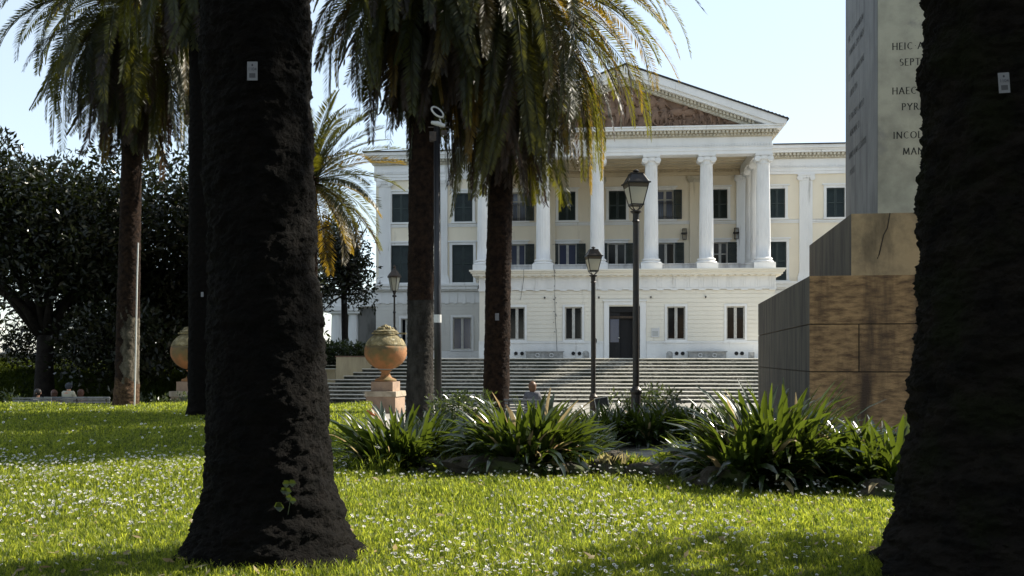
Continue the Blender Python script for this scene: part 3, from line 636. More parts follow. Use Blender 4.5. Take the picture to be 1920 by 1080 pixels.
# figures in relief
rl = MB(); yr = ey0+.06
def limb(a, b_, r0, r1): rl.tube([(a[0], yr+rnd.uniform(-.05, .03), a[1]), ((a[0]+b_[0])/2, yr-.05, (a[1]+b_[1])/2), (b_[0], yr, b_[1])], [r0, (r0+r1)/2, r1], 6)
def horse(x, z, h, f):
    rl.ell((x, yr, z+h*.58), (h*.36, .14, h*.17)); limb((x+f*h*.28, z+h*.64), (x+f*h*.48, z+h*.92), h*.11, h*.07); rl.ell((x+f*h*.56, yr-.05, z+h*.90), (h*.13, .08, h*.07))
    for q, l in ((-.30, -.05), (-.2, .06), (.24, .1), (.30, -.02)): limb((x+q*h, z+h*.5), (x+(q+l)*h, z+h*.25), h*.06, h*.04); limb((x+(q+l)*h, z+h*.25), (x+q*h, z), h*.04, h*.03)
    limb((x-f*h*.34, z+h*.62), (x-f*h*.46, z+h*.3), h*.04, h*.03)
def person_relief(x, z, h, lean=0):
    rl.ell((x+lean*h*.3, yr-.06, z+h*.92), (h*.07, .09, h*.08)); rl.ell((x+lean*h*.18, yr-.02, z+h*.68), (h*.13, .12, h*.20)); rl.ell((x+lean*.05*h, yr, z+h*.45), (h*.12, .11, h*.14))
    limb((x, z+h*.45), (x+h*.08, z), h*.08, h*.04); limb((x, z+h*.45), (x-h*.12, z), h*.08, h*.04)
    limb((x+lean*h*.2, z+h*.8), (x+h*.28*rnd.choice((-1, 1)), z+h*rnd.uniform(.5, .95)), h*.05, h*.03); limb((x+lean*h*.2, z+h*.78), (x+h*.2*rnd.choice((-1, 1)), z+h*.5), h*.05, h*.03)
for sx in (-1, 1):
    z0_ = 13.1
    for xx_, hh_ in ((.9, 1.5), (2.9, 1.35), (3.5, 1.3)): horse(XC+sx*xx_, z0_, hh_, sx)
    for xx_, hh_ in ((.25, 2.3), (1.7, 2.0), (2.2, 1.9), (4.3, 1.3), (4.75, 1.2), (5.2, .95), (5.6, .85)): person_relief(XC+sx*xx_, z0_, hh_, sx*rnd.uniform(-.6, .6))
    for xx_, l in ((6.1, .5), (6.8, .4), (7.2, .35)): rl.ell((XC+sx*xx_, yr, z0_+.16), (l, .12, .14)); rl.ell((XC+sx*(xx_-.3), yr, z0_+.32), (.12, .1, .11))
    cx_ = XC+sx*1.95; ring = [(cx_+.42*math.cos(t), yr-.1, z0_+.42+.42*math.sin(t)) for t in np.linspace(0, 2*math.pi, 20)]; rl.tube(ring, .045, 5)
    for t in range(3): a = t*math.pi/3; rl.tube([(cx_+.4*math.cos(a), yr-.1, z0_+.42+.4*math.sin(a)), (cx_-.4*math.cos(a), yr-.1, z0_+.42-.4*math.sin(a))], .03, 5)
for i in range(70):
    t = rnd.uniform(-1, 1); x = XC+t*6.3; zt = 13.1+rnd.random()*max(.1, (1-abs(t)*.93)*2.35*.8); rl.ell((x, yr+.06, zt), (rnd.uniform(.08, .22), .1, rnd.uniform(.06, .2)), 8, 5)
rl.build('relief_figures', M['terra'], villa, smooth=True)
# roofs
b = MB(); ap = W*slope
for sx in (-1, 1):
    xe = XC+sx*(W+.12); v = [(xe, ey0-.70, 13.19), (xe, PB+8, 13.19), (XC, PB+8, 13.225+ap+.03), (XC, ey0-.70, 13.225+ap+.03)]; v2 = [(x, y, z+.07) for x, y, z in v]
    b.add(v+v2, [(0, 1, 2, 3), (7, 6, 5, 4), (0, 3, 7, 4), (0, 4, 5, 1), (1, 5, 6, 2)])
    for i in range(44):
        t = (i+.5)/44; b.ell((XC+sx*(W+.1)*(1-t), ey0-.66, 13.27+ap*t), (.09, .06, .035), 6, 4)
b.build('pediment_roof', M['gutter'], villa)
b = MB(); b.add([(XLW-.6, PB-.6, 13.28), (XRW+.6, PB-.6, 13.28), (XRW-5, PB+6.5, 15.0), (XLW+5, PB+6.5, 15.0), (XLW-.6, PB+13, 13.28), (XRW+.6, PB+13, 13.28)], [(0, 1, 2, 3), (3, 2, 5, 4), (0, 3, 4), (1, 5, 2)]) if False else None
b.add([(XLW-.6, PB-.6, 13.275), (XRW+.6, PB-.6, 13.275), (XRW-5, PB+6.5, 13.9), (XLW+5, PB+6.5, 13.9), (XLW-.6, PB+13, 13.275), (XRW+.6, PB+13, 13.275)], [(0, 1, 2, 3), (3, 2, 5, 4), (0, 3, 4), (1, 5, 2)])
b.build('wing_roof', M['roof'], villa)
# downpipe, cables, wall lanterns, spotlights, vents, plaque
xd = BX(896.5, PB-.3); b = MB(); b.tube([(xd, PB-.35, 12.7), (xd, PB-.35, 12.35), (xd+.08, PB-.2, 11.9), (xd+.08, PB-.2, 4.9), (xd+.05, PB-.55, 4.45), (XL-.12, PB-1.0, 4.0), (XL-.10, PB-1.0, .1)], .075, 8); b.build('downpipe', M['gutter'], villa)
xk = BX(1039.5, -.6); pts = [(xk, -.6, 5.0), (xk-.02, -.6, 4.6), (xk+.02, -.3, 4.4), (xk, -.14, 3.5), (xk+.03, -.14, 2.2), (xk+.10, -.15, 1.2), (xk+.14, -.16, .0)]
b = MB(); b.tube(pts, .014, 5)
for i in range(16): t = rnd.random()*3.6; b.ell((xk+rnd.uniform(-.06, .1), -.62 if t < .5 else -.17, 4.95-t), (.03, .03, .03), 6, 4)
b.build('light_string', M['dark'], villa)
xk = BX(982, -.6); b = MB(); b.tube([(xk, -.57, 5.0), (xk-.02, -.57, 4.5), (xk-.1, -.14, 4.1), (xk-.22, -.14, 3.3)], .012, 5); b.build('loose_cable', M['gutter'], villa)
for p in (1021.5, 1123, 1220.5, 1323): x = BX(p, 0); b = MB(); b.ell((x, -.09, 3.43), (.05, .08, .05)); b.box(x-.02, x+.02, -.06, -.02, 3.36, 3.43); b.build('spotlight', M['iron'], villa)
for p in (967.5, 979, 1075, 1086.5, 1268.5, 1280, 1380.5, 1391): x = BX(p, 0); b = MB(); b.cyl_y((x, .27), .105, -.10, -.04, 16); b.build('cellar_vent', M['dark'], villa)
for p in (1283, 1380):
    x = BX(p, PB); b = MB(); frame_ring(b, x-.13, x+.13, 7.45, 8.15, PB-.25, PB-.05, .025); b.box(x-.2, x+.15, PB-.35, PB-.12, 7.78, 7.88); b.build('wall_lantern', M['iron'], villa)
x = BX(1229, 0); b = MB(); b.box(x-.23, x+.22, -.07, -.028, 1.18, 1.68); b.ell((x+.17, -.05, 1.66), (.07, .025, .07)); pq = b.build('plaque', M['plaque'], villa)
b = MB()
for i in range(4):
    for j in range(5): b.box(x-.17+j*.065, x-.12+j*.065, -.074, -.0705, 1.27+i*.07, 1.31+i*.07)
b.build('plaque_lettering', M['inkg'], pq)
# left side loggia with doric columns
YW = PB+1.2
b = MB(); xa, xb_ = BX(590, YW), XLW-.03
lg = thing('side_loggia', 'low grey loggia with thick fluted columns left of the villa', 'loggia', (CX, D0, ZB), -TH)
b.box(xa, xb_, YW-.15, YW+4, BZ(575, xa, YW), BZ(543, xa, YW)); b.box(xa, BX(675, YW), YW-.3, YW+4, BZ(583, xa, YW), BZ(575.5, xa, YW)); b.build('architrave', M['white'], lg)
b = MB(); b.box(BX(672, YW), xb_, YW, YW+.2, -1, BZ(579, xa, YW)); b.build('side_wall', M['dark' if False else 'concrete'], lg)
b = MB(); b.box(BX(625, YW), xb_, YW+3.6, YW+3.8, -1, BZ(583.5, xa, YW)); b.build('back_wall', M['concrete'], lg)
for p in (629.5, 661.5):
    x = BX(p, YW); zt = BZ(587, x, YW); b = MB(); b.lathe([(.43, -.6), (.42, .4), (.35, zt-.25), (.34, zt-.12), (.45, zt-.02)], (x, YW+.3, 0), 80, flute=20, fd=.06); b.box(x-.5, x+.5, YW-.2, YW+.8, zt-.02, zt+.13); b.build('column', M['white'], lg, smooth=False)

# ------------------------------------------------------------------ stairs
NS = 12; run = .38; Yf = -8.4; zf = -.58-ZB
st = thing('grand_staircase', 'wide weathered stone staircase climbing to the villa terrace', 'staircase', (CX, D0, ZB), -TH)
sx0, sx1 = BX(520, Yf), BX(1800, Yf); rise = (0.0-zf)/NS
b = MB(); e = MB(); Ytop = Yf+NS*run
for i in range(NS):
    y0_ = Yf+i*run; z1_ = zf+(i+1)*rise
    b.box(sx0, sx1, y0_, Ytop+.01*i if False else y0_+run-.001 if i < NS-1 else Ytop+5.0, zf-.4, z1_-.052)
    # worn slab: rounded nose in slightly uneven lengths
    x = sx0
    while x < sx1:
        L = rnd.uniform(1.1, 2.3); x1_ = min(x+L, sx1); dz = rnd.uniform(-.006, .006); dy = rnd.uniform(-.012, .012); r_ = .028
        ye = y0_+run-.002 if i < NS-1 else Ytop+4.0
        prof = [(y0_-.03+dy+r_-r_*math.cos(a), z1_-.05+r_*.9+dz+r_*.9*math.sin(a)-.0) for a in np.linspace(-math.pi/2, math.pi/2, 6)]
        prof = prof+[(ye, z1_+dz), (ye, z1_-.05+dz)]
        n_ = len(prof); v = [(x+.002, y, z) for y, z in prof]+[(x1_-.004, y, z) for y, z in prof]
        e.add(v, [tuple(range(n_)), tuple(range(2*n_-1, n_-1, -1))]+[(k_, n_+k_, n_+(k_+1) % n_, (k_+1) % n_) for k_ in range(n_)])
        x = x1_
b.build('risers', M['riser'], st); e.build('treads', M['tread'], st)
# oblique flank wall with planter
YA = Yf+5*run; zA = zf+5*rise
def dpt(px, Y): return (BX(px, Y), Y)
fw = thing('stair_flank_wall', 'tan plastered retaining wall splayed beside the stairs', 'wall', (CX, D0, ZB), -TH)
p0 = dpt(600, YA-.25); p1 = dpt(630, YA+.05); p2 = dpt(716, YA+5.2*run); p3 = (p2[0], p2[1]+2.8); p4 = (p1[0]-3.5, p2[1]+2.8)
b = MB(); b.prism_xy([p1, p2, p3, (p1[0]-.02, p2[1]+2.8)], zf-.2, .06); b.build('upper_wall', M['tan'], fw)
b = MB(); q = [(p1[0]-.04, p1[1]-.05), (p2[0]+.03, p2[1]-.03), (p2[0]+.03, p2[1]+.2), (p1[0]-.04, p1[1]+.2)]; b.prism_xy(q, .062, .12); b.build('coping', M['coping'], fw)
b = MB(); b.prism_xy([(p1[0]-6, p1[1]-.15), (p1[0]-.025, p1[1]-.06), (p1[0]-.025, p1[1]+.35), (p1[0]-6, p1[1]+.3)], zf-.2, -.62); b.prism_xy([(p1[0]-6.03, p1[1]-.20), (p1[0]-.03, p1[1]-.11), (p1[0]-.03, p1[1]+.2), (p1[0]-6.03, p1[1]+.2)], -.618, -.56); b.build('lower_wall', M['tan'], fw)
# terrace soil behind lower wall
# ------------------------------------------------------------------ leafy masses
def leafcloud(centers, rads, per, size, asp=.38, seed=1, upbias=.25):
    r = np.random.default_rng(seed); n = len(centers)*per
    c = np.repeat(np.asarray(centers), per, 0); rr = np.repeat(np.asarray(rads), per)[:, None]
    d = r.normal(size=(n, 3)); d /= np.linalg.norm(d, axis=1)[:, None]; pos = c+d*rr*(r.random((n, 1))**.5)
    u = d+r.normal(0, .6, (n, 3)); u[:, 2] += upbias; u /= np.linalg.norm(u, axis=1)[:, None]
    v = np.cross(u, r.normal(size=(n, 3))); v /= np.linalg.norm(v, axis=1)[:, None]
    L = size*(.65+.7*r.random((n, 1))); w2 = L*asp/2
    nrm = np.cross(u, v)
    a = pos; b_ = pos+u*L*.5+v*w2+nrm*L*.04; c2 = pos+u*L-nrm*L*.05; d2 = pos+u*L*.5-v*w2+nrm*L*.04
    return np.stack([a, b_, c2, d2], 1).reshape(-1, 3), np.arange(n*4).reshape(-1, 4)
def big_tree(label, name, base, crown_c, crown_r, ncl, per, size, seed, trunk_r=.42, flat=0, lobes=None, cluster_r=.55, cat='tree', leafm='maglf'):
    r = np.random.default_rng(seed); root = thing(name, label, cat, base); cc = np.array(crown_c)-np.array(base); cr = np.array(crown_r)
    # random lobes make an uneven outline
    lob = lobes or [(*(cc+(r.random(3)*2-1)*cr*.62*np.array([1, 1, 1])), r.uniform(.30, .52)) for _ in range(15)]
    pts = []
    while len(pts) < ncl:
        l = lob[r.integers(len(lob))]; d = r.normal(size=3); d /= np.linalg.norm(d); p = np.array(l[:3])+d*cr*l[3]*(r.random()**.38)
        if p[2] > .5: pts.append(p)
    V, Fc = leafcloud(pts, np.full(len(pts), cluster_r), per, size, seed=seed+1)
    npmesh('crown', V, Fc, M[leafm], root)
    b = MB(); top = Vector(cc)+Vector((0, 0, cr[2]*.1)); fork = Vector((cc[0]*.2, cc[1]*.2, max(1.6, cc[2]-cr[2]*.55)))
    b.tube([(0, 0, -.4), (.02, 0, .2), fork*.5, fork], [trunk_r*1.4, trunk_r*1.05, trunk_r*.9, trunk_r*.8], 12)
    for l in lob:
        e_ = Vector(l[:3]); m_ = (fork+e_)*.5+Vector((r.normal()*.4, r.normal()*.4, -.2)); b.tube([fork-Vector((0, 0, .2)), fork.lerp(m_, .5)+Vector((0, 0, .15)), m_, e_], [trunk_r*.55, trunk_r*.4, trunk_r*.28, .05], 7)
        for _ in range(4):
            e2 = e_+Vector(r.normal(size=3))*.9; b.tube([m_, (m_+e2)*.5+Vector((0, 0, .1)), e2], [trunk_r*.18, .06, .025], 5)
    b.build('trunk', M['magbark'], root, smooth=True); return root
d = 43.5
big_tree('broad dark magnolia tree above the left benches', 'magnolia_tree', (PX(82, 42), 42, Z(PX(82, 42), 42)), (PX(95, d), d, 5.7), (7.6, 5.0, 5.8), 3700, 17, .27, 21, .40)
d = 46
big_tree('dark magnolia tree behind the near trunk with bare forked limbs', 'magnolia_tree', (PX(470, d), d, .8), (PX(420, d), d, 5.3), (5.0, 4.4, 4.9), 2700, 17, .27, 33, .42)
big_tree('magnolia branches reaching right towards the villa corner', 'magnolia_tree', (PX(648, 55), 55, .6), (PX(632, 55), 55, 6.7), (2.1, 2.2, 2.5), 400, 16, .28, 47, .20)
big_tree('dark glossy tree filling the far left edge behind the wall', 'magnolia_tree', (PX(-170, 52), 52, 1.0), (PX(-190, 52), 52, 6.0), (6, 4.5, 5.2), 1500, 14, .3, 51, .4)
big_tree('unseen evergreen added behind the monument to shade the stairs', 'unseen_shade_tree', (25, 53, -.6), (25, 53, 7.0), (3.6, 3.6, 4.2), 800, 14, .3, 61, .3)  # unseen tree, added to cast shade on the right of the stairs
big_tree('unseen narrow evergreen added behind the left foreground trunk to shade the bank', 'unseen_shade_tree', (PX(500, 44), 44, -.5), (PX(505, 44), 44, 6.2), (2.2, 2.4, 4.2), 620, 14, .3, 91, .25)  # added out of sight so that the bank falls into shade
# low shrubs
def shrub(name, label, c, r3, ncl, per, size, seed, leafm='hedge', cr=.25):
    r = np.random.default_rng(seed); pts = (r.random((ncl, 3))*2-1)*np.array(r3); pts = pts[(np.abs(pts/np.array(r3))**3).sum(1) < 1.6]; pts[:, 2] += r3[2]
    root = thing(name, label, 'shrub', c); V, Fc = leafcloud(pts, np.full(len(pts), cr), per, size, asp=.34, seed=seed); npmesh('foliage', V, Fc, M[leafm], root)
    b = MB()
    for k in range(6): a = r.random()*6.28; b.tube([(0, 0, -.1), (r3[0]*.3*math.cos(a), r3[1]*.4*math.sin(a), r3[2]*.8), (r3[0]*.6*math.cos(a), r3[1]*.7*math.sin(a), r3[2]*1.5)], [.04, .03, .015], 5)
    b.build('stems', M['magbark'], root)
h0 = WL(p1[0]+.3, YA+2.6, 0)
shrub('clipped_hedge', 'glossy green hedge growing above the tan flank wall', (h0.x-.3, h0.y-.4, 1.05), (1.9, .6, .62), 300, 16, .22, 71)
shrub('clipped_hedge', 'dark hedge patch beside the lower stair wall', (h0.x-2.2, h0.y-.5, .7), (.9, .6, .75), 120, 16, .22, 72)
shrub('low_shrub', 'low leafy shrub at the foot of the left urn', (PX(312, 36.8), 36.8, -.65), (1.3, .5, .38), 110, 14, .16, 73)
shrub('low_shrub', 'small bushy shrub at the far left lawn edge', (PX(2, 35.2), 35.2, -.65), (.6, .4, .45), 60, 14, .16, 74)
shrub('dark_shrub', 'wide dark undergrowth beneath the left magnolia crown', (PX(160, 47), 47, 1.2), (3.8, 1.0, 1.2), 420, 15, .26, 77, leafm='maglf', cr=.4)
shrub('dark_shrub', 'dark rounded shrub behind the tall lamp post', (PX(1208, 27.3), 27.3, -.6), (.85, .5, .62), 170, 16, .13, 75)
shrub('dark_shrub', 'dark shrub between the two central palm trunks', (PX(866, 24.5), 24.5, -.6), (.75, .5, .62), 170, 16, .14, 76)

# ------------------------------------------------------------------ palms
def frond(L, e0, droop, az, npair, ll, lw, r, p=1.3, vee=.2, limp=.1):
    t = np.linspace(0, 1, 15); e = e0-droop*t**p; e = np.maximum(e, -math.pi/2+.03); st_ = L/14
    hx = np.concatenate([[0], np.cumsum(np.cos((e[1:]+e[:-1])/2))*st_]); hz = np.concatenate([[0], np.cumsum(np.sin((e[1:]+e[:-1])/2))*st_])
    bend = r.normal(0, .10); ca, sa = math.cos(az), math.sin(az)
    lat = bend*t**2*L
    pts = np.stack([hx*ca-lat*sa, hx*sa+lat*ca, hz], 1)
    tl = np.linspace(.10, .995, npair); base = np.stack([np.interp(tl, t, pts[:, k]) for k in range(3)], 1)
    el = np.interp(tl, t, e); T = np.stack([np.cos(el)*ca, np.cos(el)*sa, np.sin(el)], 1)
    S0 = np.array([-sa, ca, 0.0]); N = np.cross(T, S0); N *= -1*np.sign((np.cross(T, S0)[:, 2:3])*-1+1e-9)
    N = np.stack([-np.sin(el)*ca, -np.sin(el)*sa, np.cos(el)], 1)
    Vs = []
    roll = r.normal(0, .45)
    for sgn in (-1, 1):
        al = np.radians(64)*(1-tl)+np.radians(38)*tl; al = al*(1+r.normal(0, .08, npair))
        sd_ = S0*math.cos(roll)*sgn+N*math.sin(roll)*sgn; D = T*np.cos(al)[:, None]+sd_*np.sin(al)[:, None]+N*(vee*(.6+.8*r.random((npair, 1))))
        D /= np.linalg.norm(D, axis=1)[:, None]
        le = ll*np.clip(np.sin(np.pi*(tl*.80+.12))**.7, .25, 1)*(1+r.normal(0, .09, npair)); le = le[:, None]
        W_ = np.cross(D, N); W_ /= np.linalg.norm(W_, axis=1)[:, None]+1e-6
        tw = r.normal(0, .22, (npair, 1)); W_ = W_*np.cos(tw)+np.cross(D, W_)*np.sin(tw)
        g_ = np.array([0, 0, -1.0]); a = base; mid = base+D*le*.5; tip = base+D*le+g_*le*limp
        Vs.append(np.stack([a, mid+W_*lw/2, tip, mid-W_*lw/2], 1))
    V = np.concatenate(Vs).reshape(-1, 3); n = len(V)//4
    # rachis
    rw = np.interp(t, [0, .15, 1], [.055, .03, .006])[:, None]; Np = np.stack([-np.sin(e)*ca, -np.sin(e)*sa, np.cos(e)], 1)
    ring = np.stack([pts+S0*rw, pts+Np*rw*.7, pts-S0*rw, pts-Np*rw*.6], 1).reshape(-1, 3); q = []
    for i in range(14):
        for k_ in range(4): q.append((i*4+k_, i*4+(k_+1) % 4, (i+1)*4+(k_+1) % 4, (i+1)*4+k_))
    Fc = np.concatenate([np.arange(n*4).reshape(-1, 4), np.array(q)+n*4]); return np.concatenate([V, ring]), Fc, n
def crown_mesh(name, parent, n, L, e_lo, e_hi, droop, seed, mats, mfun, npair=62, ll=.5, lw=.036, azr=None, zoff=0, vee=.16, p=1.15, limp=.03, r0=.25):
    r = np.random.default_rng(seed); V = []; Fs = []; mi = []; off = 0
    for i in range(n):
        q = (i+.5)/n; e0 = R(e_lo+(e_hi-e_lo)*q+r.normal(0, 6)); az = i*2.39996+r.normal(0, .15)
        if azr is not None: az = R(azr[0]+(azr[1]-azr[0])*r.random())
        v, f, nl = frond(L*(.85+.25*r.random()), e0, R(droop*(.8+.4*r.random())), az, npair, ll, lw, r, p, vee, limp)
        v = v+np.array([r0*math.cos(az), r0*math.sin(az), zoff+.5*q])
        V.append(v); Fs.append(f+off); off += len(v); mi.append(np.full(len(f), mfun(q, r)))
    return npmesh(name, np.concatenate(V), np.concatenate(Fs), mats, parent, np.concatenate(mi))
def trunk_mesh(name, parent, path, rad, mats, nu=64, dz=.03, cell_h=.16, cells=11, depth=.10, rough=.02, seed=0, mzone=None, jag=1.0, rough_base=.10):
    """palm trunk whose old leaf bases stand out as staggered lozenges"""
    r = np.random.default_rng(seed); zs = np.arange(path[0][2], path[-1][2]+dz, dz); pz_ = [p[2] for p in path]
    cx = np.interp(zs, pz_, [p[0] for p in path]); cy = np.interp(zs, pz_, [p[1] for p in path]); rr = np.interp(zs, pz_, rad)
    u = np.arange(nu)/nu; U, Zz = np.meshgrid(u, zs); a = U*2*math.pi
    wob = .9*np.sin(Zz*1.7+a)+.7*np.sin(2*a+Zz*2.9)+.8*np.sin(a*3-Zz*1.3)
    row = Zz/cell_h+wob*.5; ri = np.floor(row); rf = row-ri; ph = U*cells+(ri % 2)*.5+.13*np.sin(ri*12.9898)
    ci = np.floor(ph); cf = ph-ci
    hsh = np.sin((ci % cells)*127.1+ri*311.7)*43758.5453; hsh = hsh-np.floor(hsh)
    lift = (1-np.abs(cf*2-1)**2.2)*(rf**1.2)*(.55+.75*hsh)
    lift = np.where(rf > .90, lift*(1-(rf-.90)/.10*.9), lift)
    def vn(fu, fz):
        nu_, nz_ = max(4, int(fu)), int((zs[-1]-zs[0])*fz)+3; gr = r.random((nz_, nu_)); pu = U*nu_; pz = (Zz-zs[0])*fz
        iu, iz = pu.astype(int), pz.astype(int); fu_, fz_ = pu-iu, pz-iz; fu_ = fu_*fu_*(3-2*fu_); fz_ = fz_*fz_*(3-2*fz_)
        g_ = lambda a_, b_: gr[a_ % nz_, b_ % nu_]
        return (g_(iz, iu)*(1-fu_)+g_(iz, iu+1)*fu_)*(1-fz_)+(g_(iz+1, iu)*(1-fu_)+g_(iz+1, iu+1)*fu_)*fz_-.5
    nz = r.normal(0, 1, Zz.shape)*rough*.35+vn(9, 3)*rough*3+vn(24, 10)*rough*2.2+vn(50, 26)*rough*1.4
    bl = (1-np.clip((Zz-1.2)/1.2, 0, 1))*.8; lift = lift*(1-bl)+(vn(14, 8)+.5)*bl; lo_ = np.exp(-np.clip(Zz, 0, 9)/.45)*(rough_base); nz = nz+(vn(13, 6)*1.1+vn(30, 16)*.9+vn(70, 40)*.55)*lo_
    Rr = rr[:, None]*(1+depth*jag*(lift-.45)+nz)
    X = cx[:, None]+Rr*np.cos(a); Y = cy[:, None]+Rr*np.sin(a)
    V = np.stack([X.ravel(), Y.ravel(), Zz.ravel()-.03*lift.ravel()], 1); nzs = len(zs)
    i = np.arange(nzs-1)[:, None]*nu+np.arange(nu)[None]; j = np.arange(nzs-1)[:, None]*nu+(np.arange(nu)[None]+1) % nu
    q = np.stack([i, j, j+nu, i+nu], -1).reshape(-1, 4)
    mi = None
    if mzone is not None: zc = V[q].mean(1); mi = mzone(zc)
    return npmesh(name, V, q, mats, parent, mi)
FM = [M['frond'], M['frondy'], M['frondd']]
def palm(label, x, y, gz, top, r_base, r_top, seed, lean=(0, 0), L=5.2, n=84, droop=95, barkm='bark2', e_lo=-55, e_hi=70, flare=1.3, fl_h=.5, npair=112, ll=.46, skirt=44, mfun=None, mzone=None, tm=None, nu=64, dz=.03, cell_h=.16, cells=11, depth=.10, jag=1.0, skirtL=.76, bulge=1.35, fullz=None, name='palm_tree', seedm=0, lw=.040, mats=None, prof=None, rough=.02):
    root = thing(name, label, 'palm tree', (x, y, gz)); H = top-gz; hz = fullz or H
    path = [(0, 0, -.3), (0, 0, .15), (lean[0]*.1, lean[1]*.1, fl_h), (lean[0]*.5, lean[1]*.5, H*.5), (lean[0]*.95, lean[1]*.95, H*.93), (lean[0], lean[1], H+.2)]
    rad = [r_base*flare*1.1, r_base*flare, r_base*1.03, (r_base+r_top)/2, r_top, r_top*bulge]
    if prof:
        zz_ = sorted(set([-.3, .1, fl_h, H*.5, H+.2]+[q[0] for q in prof])); rad = [float(np.interp(z_, [q[0] for q in prof], [q[1] for q in prof])) for z_ in zz_]
        path = [(lean[0]*max(0, z_)/H, lean[1]*max(0, z_)/H, z_) for z_ in zz_]
    trunk_mesh('trunk', root, path, rad, tm or [M[barkm]], nu=nu, dz=dz, cell_h=cell_h, cells=cells, depth=depth, seed=seed, mzone=mzone, jag=jag, rough=rough)
    mf = mfun or (lambda q, r: 2 if (q < .12 and r.random() < .5) else (1 if r.random() < .10 else 0))
    cm = crown_mesh('crown', root, n, L, e_lo, e_hi, droop, seed, mats or FM, mf, npair=npair, ll=ll, zoff=H-.2, r0=r_top*.7, lw=lw); cm.location = (lean[0], lean[1], 0)
    if skirt:
        sk = crown_mesh('dead_fronds', root, skirt, L*skirtL, -78, -5, 70, seed+5, FM, lambda q, r: 2 if r.random() < .6 else (1 if r.random() < .06 else 0), npair=96, ll=ll*.92, zoff=H-.9, vee=.05, limp=.04, r0=r_top*.9, lw=lw); sk.location = (lean[0], lean[1], 0)
    return root
dd = 8.0
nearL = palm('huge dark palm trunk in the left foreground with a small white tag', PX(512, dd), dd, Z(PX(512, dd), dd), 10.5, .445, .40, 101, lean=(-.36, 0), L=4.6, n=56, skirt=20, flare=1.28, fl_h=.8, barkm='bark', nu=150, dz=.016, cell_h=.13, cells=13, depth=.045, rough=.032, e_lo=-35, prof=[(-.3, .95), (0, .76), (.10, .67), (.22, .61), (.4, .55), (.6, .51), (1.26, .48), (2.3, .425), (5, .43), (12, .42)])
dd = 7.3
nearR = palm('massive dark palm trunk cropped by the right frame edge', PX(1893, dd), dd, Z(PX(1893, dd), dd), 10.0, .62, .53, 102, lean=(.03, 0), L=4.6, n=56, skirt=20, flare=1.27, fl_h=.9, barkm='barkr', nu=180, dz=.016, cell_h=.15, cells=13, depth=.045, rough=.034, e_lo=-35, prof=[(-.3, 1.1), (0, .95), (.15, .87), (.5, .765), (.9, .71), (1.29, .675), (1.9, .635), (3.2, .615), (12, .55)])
palm('slim dark palm trunk close behind the left foreground trunk', PX(377, 27), 27, 0, 14.5, .34, .30, 103, lean=(0, 0), L=4.8, n=110, skirt=80, barkm='bark', flare=1.15, depth=.07)
def mz4(zc): return np.where(zc[:, 2]+.12*np.sin(zc[:, 0]*17+zc[:, 2]*9) < .85, 2, np.where((zc[:, 2]+.25*np.sin(zc[:, 0]*13)*np.sin(zc[:, 2]*7+zc[:, 0]*5) < 3.0) & (zc[:, 0]+.06*np.sin(zc[:, 2]*11) > .0), 1, 0))  # paler wood only on the right half, as if sunlit
palm('tall palm with bare pale lower trunk beside the benches', PX(236, 33), 33, Z(PX(236, 33), 33), 13.2, .37, .30, 104, lean=(.30, 0), L=5.2, n=125, skirt=100, e_lo=-40, flare=1.15, fl_h=.9, tm=[M['bark2'], M['barkbare'], M['root']], mzone=mz4, droop=100, depth=.06, cell_h=.08, cells=13)
def mz5(zc): return np.where((zc[:, 2] < 3.8)+(np.sin(zc[:, 0]*9+zc[:, 2]*2) > 1.2), 1, 0)
palm('palm with bare grey lower trunk left of the black pole', PX(787, 29), 29, -.55, 13.2, .375, .375, 105, lean=(.10, 0), L=5.2, n=125, skirt=105, e_lo=-38, flare=1.12, fl_h=1.6, tm=[M['bark2'], M['barkdull']], mzone=mz5, droop=100, depth=.05, cell_h=.08, cells=14)
palm('leaning palm before the portico with gold lit hanging fronds', PX(928, 31), 31, -.55, 12.9, .40, .375, 106, lean=(.30, 0), L=6.5, n=180, skirt=125, e_lo=-46, skirtL=.82, flare=1.1, droop=98, depth=.06, cell_h=.08, cells=14, mfun=lambda q, r: 1 if r.random() < .22 else 0)
palm('small feathery palm with yellow fronds left of the villa', PX(584, 42), 42, .2, 9.0, .26, .24, 107, L=3.9, n=74, skirt=0, droop=52, e_lo=-42, e_hi=84, npair=76, ll=.60, mfun=lambda q, r: (1 if r.random() < .65 else 2) if q < .18 else (1 if r.random() < .12 else 0), lw=.045)
big_tree('very tall unseen evergreen added right of the frame to shade the lawn', 'unseen_shade_tree', (12.8, 12.9, -.2), (12.8, 12.9, 16.3), (3.6, 3.2, 2.2), 330, 12, .42, 83, .24, cluster_r=.7)  # unseen, added to shade the lower left of the lawn
big_tree('unseen umbrella pine added behind the monument to shade the left lawn', 'unseen_shade_pine', (10.9, 28.3, -.6), (10.9, 28.3, 17.4), (4.6, 4.2, 1.7), 1000, 13, .36, 84, .26, cluster_r=.7)  # added unseen for the shadow band across the left lawn
shade_grove = big_tree('dense unseen evergreen added right of the frame to shade the front lawn', 'unseen_shade_tree', (14.0, 10.3, -.1), (14.0, 10.3, 10.6), (5.2, 4.3, 3.6), 1000, 12, .42, 81, .35, cluster_r=.7)  # unseen light blocker added for the shade along the front lawn
